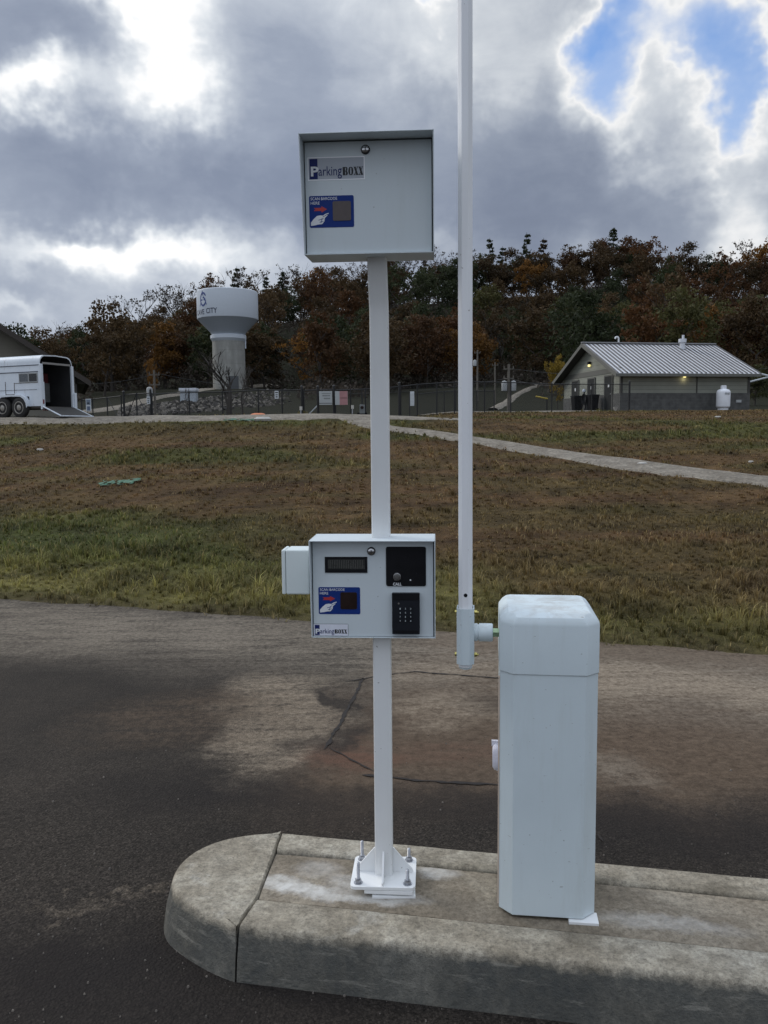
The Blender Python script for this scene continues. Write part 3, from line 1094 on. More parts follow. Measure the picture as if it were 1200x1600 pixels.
def logo(o, x0, x1, z0, z1, framed):
    Wd = x1 - x0; Ht = z1 - z0
    mb = MB()
    if framed:
        mb.use(mat('label_border', (.88, .89, .92), .4, 0, .02, 10))
        e = .0030
        for a in ((x0, x1, z0, z0 + e), (x0, x1, z1 - e, z1), (x0, x0 + e, z0 + e, z1 - e), (x1 - e, x1, z0 + e, z1 - e)):
            mb.box(a[0], a[1], -.0008, .0002, a[2], a[3])
        mb.use(mat('clear_label', (.40, .43, .48), .45, 0, .02, 10))
        mb.box(x0 + e, x1 - e, -.0005, .0002, z0 + e, z1 - e)
    else:
        mb.use(mat('silver_label', (.74, .76, .84), .35, 0, .08, 10))
        mb.box(x0, x1, -.0008, .0002, z0, z1)
        mb.use(blackink)
        for a in ((x0, x1, z0 - .0009, z0), (x0, x1, z1, z1 + .0009), (x1, x1 + .0009, z0, z1)):
            mb.box(a[0], a[1], -.0008, .0002, a[2], a[3])
    P = lambda a, c_: (x0 + a * Wd, z0 + c_ * Ht)
    mb.use(navy)
    a = P(.035, .06); c_ = P(.175, .93)
    mb.prism([a, (c_[0], a[1]), c_, (a[0], c_[1])], -.0013, -.0004)
    put_text(mb, 'P', whitep, P(.055, 0)[0], P(.195, 0)[0], P(0, .18)[1], P(0, .60)[1], -.0020, .03)
    put_text(mb, 'arkin', navy, P(.19, 0)[0], P(.515, 0)[0], P(0, .20)[1], P(0, .60)[1], -.0016, .0)
    put_text(mb, 'g', navy, P(.525, 0)[0], P(.60, 0)[0], P(0, .06)[1], P(0, .49)[1], -.0016, .0)
    mb.use(blackink)
    zb, zt = .20, .55
    # B O X X in heavy display serifs
    b0 = .615
    for poly in ([(b0, zb), (b0 + .012, zb), (b0 + .012, zt), (b0, zt)],
                 [(b0 + .008, zb), (b0 + .042, zb), (b0 + .042, zt), (b0 + .008, zt)],
                 [(b0, zt - .03), (b0 + .068, zt - .03), (b0 + .068, zt), (b0, zt)], [(b0, zb), (b0 + .068, zb), (b0 + .068, zb + .03), (b0, zb + .03)],
                 [(b0 + .04, .36), (b0 + .07, .36), (b0 + .07, .39), (b0 + .04, .39)],
                 [(b0 + .054, .385), (b0 + .062, zt), (b0 + .078, zt - .02), (b0 + .085, .46), (b0 + .076, .39)],
                 [(b0 + .054, .37), (b0 + .076, .37), (b0 + .090, .29), (b0 + .080, zb + .01), (b0 + .058, zb)]):
        mb.prism([P(*q) for q in poly], -.0016, -.0005)
    o0, o1 = .712, .80
    cx, cz = (o0 + o1) / 2, (zb + zt) / 2
    for sx in (-1, 1):
        poly = [(cx + sx * .0005, cz + .175), (cx + sx * .024, cz + .165), (cx + sx * .038, cz + .10), (cx + sx * .044, cz), (cx + sx * .038, cz - .10), (cx + sx * .024, cz - .165), (cx + sx * .0005, cz - .175), (cx + sx * .0005, cz - .150), (cx + sx * .010, cz - .13), (cx + sx * .012, cz), (cx + sx * .010, cz + .13), (cx + sx * .0005, cz + .15)]
        mb.prism([P(*q) for q in poly], -.0016, -.0005)
    for q0 in (.808, .893):
        for poly in serifX(P(q0, 0)[0], P(q0 + .078, 0)[0], P(0, zb)[1], P(0, zt)[1]):
            mb.prism(poly, -.0016 - .0001 * rnd.random(), -.0005)
    mb.build('logo_plate', None, o)


# upper box
UY = 2.66
ub = reader_box('upper_reader_box', 577, 397.5, UY, .404, .343, .16, .075, .012, R(3.5), None)
ub['label'] = 'upper grey reader box tipped forward at the top of the post'
mpu = .0020


def U_(px, py): return ((px - 576.5) * .00203, (398 - py) * .00201)


lock(ub, *U_(573, 244))
x0, z1 = U_(484.5, 253); x1, z0 = U_(571.5, 287)
logo(ub, x0, x1, z0, z1, True)
x0, z1 = U_(485.5, 309.5); x1, z0 = U_(554, 356.5)
a0, c1 = U_(521.5, 318); a1_, c0 = U_(549.5, 347)
sticker(ub, x0, x1, z0, z1, a0, a1_, c0, c1, glassu)
# lower box
LY = 2.745
lb = reader_box('lower_reader_box', 583.5, 996.5, LY, .417, .334, .150, .040, .006, 0, None)
lb['label'] = 'lower grey reader box with keypad and call button'


def L_(px, py): return ((px - 583) * .00211, (996.5 - py) * .00214)


lock(lb, *L_(581, 859))
x0, z1 = L_(507, 868); x1, z0 = L_(574.5, 893)
mb = MB().use(blackp); mb.box(x0, x1, -.003, .001, z0, z1)
mb.use(mat('display_glass', (.035, .036, .034), .25, 0, .1, 10))
mb.box(x0 + .010, x1 - .008, -.0034, -.0025, z0 + .012, z1 - .008)
mb.use(mat('display_lines', (.075, .075, .068), .3, 0, .1, 10))
for i in range(20):
    q = x0 + .013 + i * (x1 - x0 - .024) / 20
    mb.box(q, q + .0026, -.0037, -.0033, z0 + .015, z1 - .011)
mb.build('display', None, lb, bev=.0004)
x0, z1 = L_(604, 852); x1, z0 = L_(667, 914)
mb = MB().use(blackp); mb.prism(rrect(x0, x1, z0, z1, .007), -.003, .001)
put_text(mb, 'CALL', whitep, L_(615, 0)[0], L_(628.5, 0)[0], L_(0, 913)[1], L_(0, 908.3)[1], -.0036, .03)
gx_, gz_ = L_(642.5, 904.3)
mb.use(whitep); mb.cyl((gx_, -.0035, gz_), (gx_, -.0029, gz_), .0026, n=12)
gx_, gz_ = L_(652, 894)
mb.use(keyp); mb.cyl((gx_, -.0035, gz_), (gx_, -.0029, gz_), .0022, n=12)
mb.use(mat('speaker_hole', (.004, .004, .004), .9))
for i in range(5):
    for j in range(5):
        gx_, gz_ = L_(627 + i * 4.2, 864 + j * 4.2)
        mb.cyl((gx_, -.00315, gz_), (gx_, -.0029, gz_), .0011, n=8)
mb.build('intercom_panel', None, lb, smooth=40)
cx, cz = L_(621.5, 899)
mb = MB(); mb.T = Matrix.Translation((cx, -.003, cz)) @ Matrix.Rotation(R(90), 4, 'X')
mb.use(lockm); mb.lathe([(.0148, 0), (.0148, .004), (.0130, .007), (.0112, .0072), (.0108, .0045), (.0106, .0045)], 28)
mb.use(mat('button_grey', (.16, .155, .15), .35, .6, .15, 50)); mb.lathe([(.0104, .003), (.0104, .0062), (.008, .0068), (.002, .0066)], 24)
mb.build('call_button', None, lb, smooth=40)
x0, z1 = L_(613.5, 924); x1, z0 = L_(657, 988.5)
mb = MB().use(keyp)
mb.prism(rrect(x0, x1, z0, z1, .003), -.018, .0)
mb.use(blackp)
mb.prism([(x0, z1), (x1, z1), (x1, z1 - .022), (x0, z1 - .022)], -.020, -.018)
mb.prism([(x0 + .004, z0 + .004), (x1 - .004, z0 + .004), (x1 - .004, z0 + .0135), (x0 + .004, z0 + .0135)], -.0188, -.018)
mb.build('keypad', None, lb, bev=.0015)
mb = MB()
ks = '123456789*0#'
for i in range(12):
    r_, c_ = divmod(i, 3)
    kx, kz = L_(626.3 + c_ * 8.3, 948 + r_ * 6.4)
    mb.use(keyp); mb.prism(rrect(kx - .0055, kx + .0055, kz - .0048, kz + .0048, .002), -.0195, -.0179)
    put_text(mb, ks[i], mat('key_print', (.50, .55, .56), .5, 0, .05, 30), kx - .0017, kx + .0017, kz - .0028, kz + .0028, -.0199, .02)
gx_, gz_ = L_(624, 940)
mb.use(mat('key_led', (.16, .15, .14), .3, 0, .1, 20)); mb.cyl((gx_, -.0192, gz_), (gx_, -.0179, gz_), .003, n=14)
mb.build('key', None, lb)
x0, z1 = L_(496, 916); x1, z0 = L_(562.5, 959)
a0, c1 = L_(531, 924); a1_, c0 = L_(557.5, 951)
sticker(lb, x0, x1, z0, z1, a0, a1_, c0, c1, glassd)
x0, z1 = L_(487.3, 975); x1, z0 = L_(542.5, 994)
logo(lb, x0, x1, z0 + .001, z1, False)
# side junction box on the lower box
JB = inv @ at(463, 892, 2.86)
mb = MB()
mb.box(JB.x - .032, JB.x + .05, JB.y - .03, JB.y + .07, JB.z - .078, JB.z + .078)
jb = mb.build('junction_box', paint('junction_paint', (.68, .74, .74), .04, .5, .1), ped, bev=.006, seg=3)
mb = MB(); mb.box(JB.x - .046, JB.x - .033, JB.y - .03, JB.y + .07, JB.z - .078, JB.z + .078)
mb.build('lid', MC['junction_paint'], jb, bev=.005, seg=3)
MB().box(JB.x - .04, JB.x + .01, JB.y + .07, JB.y + .075, JB.z - .04, JB.z + .04).build('back_strap', galv, ped)

# ------------------------------------------------------------------ barrier gate
CY = R(-7)
cb = on(855, 1441, ZT - .01)
bar = thing('barrier_gate', 'white parking barrier cabinet with its boom arm raised upright', 'barrier gate', (cb.x, cb.y, ZT - .012), CY)
Binv = (Matrix.Translation(bar.location) @ Matrix.Rotation(CY, 4, 'Z')).inverted()
CW, CD, CC = .1565, .33, .043


def octo(w_, y0, y1, c_, z, ci=.010):
    return [(-w_ + c_, y0, z), (w_ - c_, y0, z), (w_, y0 + c_, z), (w_, y1 - ci, z), (w_ - ci, y1, z), (-w_ + ci, y1, z), (-w_, y1 - ci, z), (-w_, y0 + c_, z)]


zt = at(850, 958, cb.y + .03).z - bar.location.z
zs = at(850, 1056, cb.y).z - bar.location.z
MB().loft([octo(CW - .0015, .0015, CD, CC, .018), octo(CW - .0015, .0015, CD, CC, zs + .01)]).build('cabinet', cab_paint, bar, bev=.003)
rings = [octo(CW + .001, -.0015, CD + .002, CC, zs), octo(CW + .001, -.0015, CD + .002, CC, zt - .036),
         octo(CW - .001, .000, CD + .002, CC, zt - .026), octo(CW - .012, .008, CD, CC - .004, zt - .011), octo(CW - .028, .026, CD + .001, .020, zt - .0005), octo(CW - .040, .040, CD - .010, .015, zt)]
MB().loft(rings).build('cover', cab_paint, bar, smooth=24, bev=.004, seg=3)
MB().box(-CW + .05, CW - .03, .03, CD - .03, -.004, .0175).build('gap_block', blackp, bar)  # black block that keeps the gap under the cabinet dark
MB().box(.068, .163, -.012, .05, -.006, .016).build('foot', post_paint, bar, bev=.002)
# lock cover wrapped in tape on the left side
lc = Binv @ at(771, 1181, cb.y + .13)
mb = MB()
rings = []
for i, (q, rz_) in enumerate(((-CW + .004, .046), (-CW - .006, .048), (-CW - .016, .044), (-CW - .021, .036))):
    ring = []
    for k in range(18):
        a = 2 * math.pi * k / 18
        rr_ = 1 + .10 * math.sin(3 * a + i) + .06 * math.cos(5 * a)
        ring.append((q, lc.y + .030 * math.cos(a) * rr_, lc.z + rz_ * math.sin(a) * rr_))
    rings.append(ring)
mb.loft(rings)
mb.box(-CW - .024, -CW + .002, lc.y - .006, lc.y + .006, lc.z + .036, lc.z + .054)
mb.build('lock_cover', mat('white_tape', (.74, .72, .80), .5, 0, .12, 30, .5, 40, .004), bar, smooth=50)
MB().box(-CW - .0035, -CW + .001, .046, .056, .03, zs - .02).build('reflection_strip', mat('peach_reflection', (.62, .50, .40), .6), bar)  # peach reflection on the left edge, added as a coloured strip
# arm
AY = cb.y + .15
sh = Binv @ at(757, 988, AY)
b0 = Binv @ at(727.5, 1042, AY); b1 = Binv @ at(726.8, 0, AY)
armd = (b1 - b0).normalized()
mb = MB(); mb.cyl((sh.x + .075, sh.y, sh.z), (sh.x + .019, sh.y, sh.z), .016, n=6)
sf = mb.build('shaft', mat('green_zinc', (.36, .48, .30), .4, .6, .15, 30), bar, smooth=30)
mb = MB()
xL = (Binv @ at(739, 988, AY)).x; xR = (Binv @ at(770, 988, AY)).x
mb.T = Matrix.Translation((0, sh.y, sh.z)) @ Matrix.Rotation(R(90), 4, 'Y')
q = [(.026, xL - .006), (.029, xL + .006), (.0295, xL + .014), (.026, xL + .016), (.026, xL + .019), (.030, xL + .021), (.030, xR - .003), (.027, xR)]
mb.lathe(q, 32)
mb.build('hub', cab_paint, bar, smooth=35)
# bracket
zb0 = (Binv @ at(727, 1034, AY)).z; zb1 = (Binv @ at(727, 948, AY)).z
ctr = lambda z: b0 + armd * ((z - b0.z) / armd.z)
def oct2(c, w_, d_, ch): return [(c.x - w_ + ch, c.y - d_, c.z), (c.x + w_ - ch, c.y - d_, c.z), (c.x + w_, c.y - d_ + ch, c.z), (c.x + w_, c.y + d_ - ch, c.z), (c.x + w_ - ch, c.y + d_, c.z), (c.x - w_ + ch, c.y + d_, c.z), (c.x - w_, c.y + d_ - ch, c.z), (c.x - w_, c.y - d_ + ch, c.z)]


arm = MB()
arm.loft([oct2(ctr(z), .0225, .036, .0125) for z in (b0.z + .006, b0.z + .5, b0.z + 1.5, b0.z + 3.4)])
ar = arm.build('boom_arm', arm_paint, bar, bev=.0015)
MB().loft([oct2(ctr(z), w_, .030, .012) for z, w_ in ((b0.z - .001, .019), (b0.z + .006, .0225))]).build('end_cap', cab_paint, ar)
hz = (Binv @ at(727, 927, AY)).z; hc = ctr(hz)
MB().cyl((hc.x + .001, hc.y - .0366, hz), (hc.x + .001, hc.y - .030, hz), .0062, n=20).build('pin_hole', blackp, ar)
mb = MB()
t = .003
for z0_, z1_ in ((zb0, zb1),):
    o0 = oct2(ctr(z0_), .0285, .042, .0145); o1_ = oct2(ctr(z1_), .0285, .042, .0145)
    i0_ = oct2(ctr(z0_), .0252, .0385, .0135); i1_ = oct2(ctr(z1_), .0252, .0385, .0135)
    mb.loft([o0, o1_], caps=False); mb.loft([i0_, i1_], caps=False)
    for A, B in ((o0, i0_), (o1_, i1_)):
        for k in range(8):
            mb.add([A[k], A[(k + 1) % 8], B[(k + 1) % 8], B[k]], [(0, 1, 2, 3)])
cz0 = ctr(zb0 + .03)
mb.box(cz0.x - .012, cz0.x - .0105, cz0.y - .0432, cz0.y - .041, zb0 + .001, zb1 - .001)
br = mb.build('arm_bracket', cab_paint, bar, fix=True)
for py in (955.5, 1021):
    z = (Binv @ at(745, py, AY)).z
    c_ = ctr(z)
    mb = MB()
    mb.cyl((c_.x - .0345, c_.y - .01, z), (c_.x + .043, c_.y - .01, z), .0038, n=8)
    mb.cyl((c_.x + .029, c_.y - .01, z), (c_.x + .031, c_.y - .01, z), .0085, n=16)
    mb.cyl((c_.x + .031, c_.y - .01, z), (c_.x + .038, c_.y - .01, z), .0078, n=6)
    mb.cyl((c_.x - .035, c_.y - .01, z), (c_.x - .029, c_.y - .01, z), .0078, n=6)
    mb.build('bolt', brass, br, smooth=30)

# ------------------------------------------------------------------ small litter on the road
mb = MB()
rr = random.Random(11)
for i in range(420):
    px = rr.uniform(-50, 1250); py = rr.uniform(1100, 1600) if i % 3 else rr.uniform(1450, 1640)
    p = on(px, py)
    s = rr.uniform(.0015, .0045) * (1.5 if rr.random() < .1 else 1)
    a = rr.uniform(0, 6.28)
    vs = [(p.x + s * math.cos(a + k * 1.5708) * rr.uniform(.7, 1.3), p.y + s * math.sin(a + k * 1.5708) * rr.uniform(.7, 1.3), 0) for k in range(4)]
    vs += [(v[0] * .6 + p.x * .4, v[1] * .6 + p.y * .4, s * 1.1) for v in vs]
    mb.add(vs, [(0, 3, 2, 1), (4, 5, 6, 7), (0, 1, 5, 4), (1, 2, 6, 5), (2, 3, 7, 6), (3, 0, 4, 7)])
o = mb.build('grit', mat('grit_stone', (.16, .14, .12), .9, 0, .5, 3))
tag(o, 'loose grit and small stones scattered over the dark pavement', 'grit', kind='stuff')
mb = MB()
for i in range(90):
    px = rr.gauss(590, 60); py = rr.gauss(1385, 14)
    if not (440 < px < 770 and 1345 < py < 1420): continue
    p = on(px, py, ZT - .008)
    s = rr.uniform(.001, .0035)
    a = rr.uniform(0, 6.28)
    vs = [(p.x + s * math.cos(a + k * 1.5708), p.y + s * math.sin(a + k * 1.5708) * .8, ZT - .012) for k in range(4)]
    vs += [(v[0] * .6 + p.x * .4, v[1] * .6 + p.y * .4, ZT - .010 + s) for v in vs]
    mb.add(vs, [(4, 5, 6, 7), (0, 1, 5, 4), (1, 2, 6, 5), (2, 3, 7, 6), (3, 0, 4, 7)])
o = mb.build('concrete_crumbs', mat('crumb', (.45, .43, .39), .9, 0, .3, 3))
tag(o, 'pale concrete crumbs scattered round the foot of the post', 'crumbs', kind='stuff')


# ------------------------------------------------------------------ grass blades
def ribbon_mask(x, y, D, Wd, pad=0.0):
    m = np.zeros(len(x), bool)
    P = np.array([(p.x, p.y) for p in D]); Wd = np.array(Wd)
    for i in range(len(P)):
        m |= (np.abs(x - P[i, 0]) < 4) & ((x - P[i, 0]) ** 2 + (y - P[i, 1]) ** 2 < (Wd[i] / 2 + pad) ** 2)
    return m


def make_grass(name, seed, regions, label):
    rs = np.random.RandomState(seed)
    V, C_ = [], []
    for (s0, s1, dens, hgt, wid) in regions:
        # sample in (x, y) box, keep those inside the view wedge widened a little
        n = int(dens * 44 * 40)
        x = rs.uniform(-22, 22, n); y = rs.uniform(3.5, 43.5, n)
        s = y - edgeY(x)
        k = (y >= s0) & (y < s1) & (s > -.02) & (np.abs(x) < y * .56 + 1.2)
        k &= (rs.rand(n) < .35 + .9 * fbm(x * 1.8, y * 1.8, 3))
        x, y, s = x[k], y[k], s[k]
        mk = ribbon_mask(x, y, TRK, TRW, -.15) | ((y > 29.9) & (y < 33.6) & (x < 2))
        x, y, s = x[~mk], y[~mk], s[~mk]
        n = len(x)
        # tufting
        cl = vn(x * 3.1 + 5, y * 3.1)
        # pull most blades into tufts
        gs = np.where(y < 14, .16, .30)
        tx = np.floor(x / gs); ty = np.floor(y / gs)
        hx = np.modf(np.abs(np.sin(tx * 12.9898 + ty * 78.233) * 43758.5453))[0]; hy = np.modf(np.abs(np.sin(tx * 39.346 + ty * 11.135) * 24634.634))[0]
        cxx = (tx + .2 + .6 * hx) * gs; cyy = (ty + .2 + .6 * hy) * gs
        pull = np.where(rs.rand(n) < .75, rs.uniform(.55, .9, n), 0)
        ax_, ay_ = x.copy(), y.copy()
        x = x + (cxx - x) * pull; y = y + (cyy - y) * pull
        tuft = .45 + 1.1 * np.modf(hx * 7.31)[0]
        x = x + (vn(x * 9, y * 9) - .5) * .10; y = y + (vn(x * 9 + 50, y * 9) - .5) * .10
        z = height(x, y)
        g = green_amt(x, y)
        tall = np.clip(.55 + s * .5, .5, .85) * (.25 + 1.5 * cl * vn(x * 1.3 + 9, y * 1.3))
        hh = hgt * tall * (.5 + tuft * .75) * rs.uniform(.5, 1.35, n) * (.6 + .6 * g)
        ww = wid * rs.uniform(.6, 1.4, n)
        a = np.where(pull > 0, np.arctan2(ay_ - cyy, ax_ - cxx) + rs.normal(0, .5, n), rs.uniform(0, 2 * np.pi, n))
        lean = rs.uniform(.2, 1.3, n) * hh
        dx, dy = np.cos(a), np.sin(a)
        px_, py_ = -dy, dx
        v = np.zeros((n, 5, 3))
        v[:, 0] = np.stack([x - px_ * ww / 2, y - py_ * ww / 2, z - .01], -1)
        v[:, 1] = np.stack([x + px_ * ww / 2, y + py_ * ww / 2, z - .01], -1)
        mx, my = x + dx * lean * .3, y + dy * lean * .3
        v[:, 2] = np.stack([mx + px_ * ww * .38, my + py_ * ww * .38, z + hh * .62], -1)
        v[:, 3] = np.stack([mx - px_ * ww * .38, my - py_ * ww * .38, z + hh * .62], -1)
        v[:, 4] = np.stack([x + dx * lean, y + dy * lean, z + hh * (1 - .15 * lean / np.maximum(hh, 1e-3))], -1)
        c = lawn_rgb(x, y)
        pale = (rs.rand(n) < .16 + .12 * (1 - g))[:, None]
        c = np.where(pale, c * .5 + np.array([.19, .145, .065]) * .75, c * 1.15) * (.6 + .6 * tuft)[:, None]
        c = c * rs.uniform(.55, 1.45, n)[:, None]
        V.append(v.reshape(-1, 3)); C_.append(np.repeat(c, 5, 0))
    V = np.concatenate(V); C_ = np.concatenate(C_)
    n = len(V) // 5
    print(name, n, 'blades')
    b0_ = np.arange(n) * 5
    q = np.stack([b0_, b0_ + 1, b0_ + 2, b0_ + 3], -1)
    t = np.stack([b0_ + 3, b0_ + 2, b0_ + 4], -1)
    me = bpy.data.meshes.new(name)
    me.vertices.add(len(V)); me.vertices.foreach_set('co', V.ravel())
    me.loops.add(7 * n)
    li = np.concatenate([q.ravel(), t.ravel()])
    me.loops.foreach_set('vertex_index', li.astype(np.int32))
    me.polygons.add(2 * n)
    ls = np.concatenate([np.arange(n) * 4, 4 * n + np.arange(n) * 3])
    me.polygons.foreach_set('loop_start', ls.astype(np.int32))
    me.update(calc_edges=True)
    ca = me.color_attributes.new('tint', 'FLOAT_COLOR', 'POINT')
    ca.data.foreach_set('color', np.concatenate([C_, np.ones((len(C_), 1))], 1).ravel())
    if 'blade' not in MC:
        m, h, b = new_mat('blade')
        a = h.n('ShaderNodeAttribute'); a.attribute_name = 'tint'
        h.l(a.outputs['Color'], b.inputs['Base Color'])
        b.inputs['Roughness'].default_value = .7
        b.inputs['Specular IOR Level'].default_value = .25
        tr = h.n('ShaderNodeBsdfTranslucent'); h.l(a.outputs['Color'], tr.inputs[0])
        mx = h.n('ShaderNodeMixShader'); mx.inputs[0].default_value = .35
        h.l(b.outputs[0], mx.inputs[1]); h.l(tr.outputs[0], mx.inputs[2])
        h.l(mx.outputs[0], h.nt.nodes['Material Output'].inputs[0])
        MC['blade'] = m
    me.materials.append(MC['blade'])
    o = bpy.data.objects.new(name, me)
    COL.objects.link(o)
    tag(o, label, 'grass', kind='stuff')
    return o


make_grass('grass', 1, [(3.5, 12, 1500, .095, .0095), (12, 18, 640, .090, .014), (18, 30, 320, .10, .022), (30, 43, 110, .10, .034)],
           'rough browning lawn with green tufts between the pavement and the gravel lane')

# ------------------------------------------------------------------ erosion netting and bits on the lawn
net = mat('green_net', (.05, .14, .085), .7, 0, .3, 8)


def netting(px, py, w_, d_, label, seed, m=net):
    p = terr(px, py)
    rr = random.Random(seed)
    mb = MB()
    n, k = 16, 8
    vs = []
    for i in range(n):
        for j in range(k):
            x = p.x + (i / (n - 1) - .5) * w_ + rr.uniform(-.03, .03); y = p.y + (j / (k - 1) - .5) * d_ + rr.uniform(-.03, .03)
            vs.append((x, y, H(x, y) + rr.uniform(.02, .055)))
    fs = []
    for i in range(n - 1):
        for j in range(k - 1):
            e = ((i - n / 2) / (n / 2)) ** 2 + ((j - k / 2) / (k / 2)) ** 2
            if rr.random() < .80 - .55 * e: fs.append((i * k + j, (i + 1) * k + j, (i + 1) * k + j + 1, i * k + j + 1))
    mb.add(vs, fs)
    o = mb.build('erosion_netting', m, fix=False)
    tag(o, label, 'netting')


netting(180, 757, 1.1, .8, 'torn green netting lying in the lawn at left', 2)
netting(372, 658, 1.6, .5, 'green netting scrap lying beside the gravel lane left of the orange tarp', 3)
whitest = mat('white_scrap', (.5, .48, .44), .8, 0, .2, 5)
for i, (px, py, s, lab) in enumerate([(410, 658, .35, 'pale flat stone slab beside the gravel lane below the orange tarp'), (1004, 727, .14, 'pale stone on the lawn beyond the gravel track'), (1173, 723, .07, 'small pale stone by the far right of the track'),
                                      (1122, 653, .13, 'pale stone on bare soil below the propane tank'), (62, 705, .12, 'small pale stone in brown grass at left')]):
    p = terr(px, py)
    mb = MB()
    rr = random.Random(i)
    rings = []
    for z, q in ((-.03, .8), (s * .15, 1.0), (s * .35, .6)):
        rings.append([(p.x + math.cos(k * .7854) * s * q * rr.uniform(.75, 1.2), p.y + math.sin(k * .7854) * s * .6 * q, H(p.x, p.y) + z + .02) for k in range(8)])
    mb.loft(rings)
    tag(mb.build('stone', whitest, bev=.01), lab, 'stone')

# ------------------------------------------------------------------ water tower
TW = at(359, 611, 150)
tz = H(TW.x, TW.y) - .5
tower = thing('water_tower', 'white water tower on a concrete column lettered CAVE CITY before the wooded hill', 'water tower', (TW.x, TW.y, tz))
zz = lambda py: at(357, py, 150).z - tz
colr = 24.8 * 150 / 1300
tkr = 46.3 * 150 / 1300
tcon, h, b = new_mat('tower_concrete')
tco = h.n('ShaderNodeTexCoord').outputs['Object']
st = h.noise(h.vm('MULTIPLY', tco, (1, 1, .18)), 1.2, 6, .7)
n1 = h.noise(tco, .5, 5, .6)
sx = h.n('ShaderNodeSeparateXYZ'); h.l(tco, sx.inputs[0])
band = h.m('FRACT', h.m('MULTIPLY', sx.outputs[2], .42))
c = h.mix(h.mr(st, .35, .7), (.26, .26, .24), (.42, .42, .39))
c = h.mix(h.mr(n1, .4, .65, .5, 0), c, (.22, .21, .19))
c = h.mix(h.mr(band, .0, .06, .5, 0), c, (.18, .175, .16))
h.l(c, b.inputs['Base Color']); b.inputs['Roughness'].default_value = .9
twh = paint('tower_white', (.62, .67, .73), .04, .45, .1)
twl = paint('tower_cone_shaded', (.40, .44, .49), .04, .5, .1)  # underside shade of the white tank put into a greyer colour
MB().lathe([(colr * 1.02, -1), (colr * .985, zz(534))], 64).build('column', tcon, tower, smooth=40)
MB().lathe([(colr * .99, zz(534)), (colr * 1.10, zz(530)), (colr * 1.10, zz(525)), (colr * .98, zz(523.5))], 64).build('collar', twh, tower, smooth=20)
MB().lathe([(colr * 1.00, zz(524)), (tkr * .6, zz(519)), (tkr * .995, zz(499.5))], 72, caps=False).build('tank_cone', twl, tower, smooth=30)
rm = zz(459)
MB().lathe([(tkr * .99, zz(500.0)), (tkr, zz(499)), (tkr, rm + .15), (tkr * .985, rm + .25), (tkr * .6, rm + .4), (.2, rm + .5)], 72).build('tank', twh, tower, smooth=30)
mb = MB(); mb.T = Matrix.Rotation(R(24), 4, 'Z')
mb.box(-.9, .9, -colr * 1.04, -colr * .8, 0, 2.6); mb.build('door', mat('dark_door', (.09, .095, .10), .6), tower)
tink = mat('tower_ink', (.05, .06, .10), .5)
tblue = mat('tower_blue', (.03, .06, .22), .5)
MB().cyl((colr * 1.06, -.2, zz(545)), (colr * 1.06, -.2, zz(524)), .12).build('vent_pipe', twh, tower)


def wrap(mb, me_, a, b_, c_, d_, px0, px1, py0, py1, m):
    """put flat lettering round the tank wall"""
    vs = []
    for v in me_.vertices:
        fx = (v.co.x - a) / (b_ - a); fy = (v.co.y - c_) / (d_ - c_)
        ang0 = math.asin(max(-1, min(1, (px0 - 356) / 46.3))); ang1 = math.asin(max(-1, min(1, (px1 - 356) / 46.3)))
        ang = ang0 + (ang1 - ang0) * fx
        z0_, z1_ = zz(py1 + 1.5), zz(py0 + 1.5)
        vs.append(((tkr + .03) * math.sin(ang), -(tkr + .03) * math.cos(ang), z0_ + (z1_ - z0_) * fy))
    mb.use(m).add(vs, [tuple(p.vertices) for p in me_.polygons])


mb = MB()
me_, a, b_, c_, d_ = text_me('CAVE', 1, .018)
wrap(mb, me_, a, b_, c_, d_, 314.0, 327.8, 486.5, 494.5, tink)
me_, a, b_, c_, d_ = text_me('CITY', 1, .018)
wrap(mb, me_, a, b_, c_, d_, 331.2, 348.8, 485.5, 493.8, tink)


def stroke(pts, wd_):
    vs, fs = [], []
    for i, p in enumerate(pts):
        q0 = Vector(pts[max(i - 1, 0)]); q1 = Vector(pts[min(i + 1, len(pts) - 1)])
        t = (q1 - q0).normalized()
        n_ = Vector((-t.y, t.x))
        vs += [tuple(Vector(p) + n_ * wd_ / 2) + (0,), tuple(Vector(p) - n_ * wd_ / 2) + (0,)]
        if i: fs.append((2 * i - 2, 2 * i - 1, 2 * i + 1, 2 * i))
    m_ = bpy.data.meshes.new('s'); m_.from_pydata(vs, [], fs)
    return m_


# emblem: tall open ring crossed by a bar and a rising arrow
big = [(.62 + .0 + .36 * math.cos(R(t)) - .1, .46 + .40 * math.sin(R(t))) for t in range(28, 335, 12)]
low = [(.50 + .33 * math.cos(R(t)), .30 + .27 * math.sin(R(t))) for t in range(-40, 100, 12)]
for pl, wd_ in ((big, .12), ([(.18, .42), (.80, .42)], .08), (low, .09), ([(.46, .80), (.70, .45), (.95, .10)], .06), ([(.35, .80), (.44, 1.0), (.56, .80)], .08), ([(.05, .05), (.22, .30)], .07)):
    s_ = stroke(pl, wd_)
    wrap(mb, s_, 0, 1, 0, 1, 320, 333, 458.5, 482.5, tblue)
mb.build('lettering', None, tower, fix=False)


# ------------------------------------------------------------------ trees
def bark(name, c): return mat(name, c, .95, 0, .3, 2)


bk = bark('bark_dark', (.05, .042, .036)); bkg = bark('bark_grey', (.11, .10, .09))


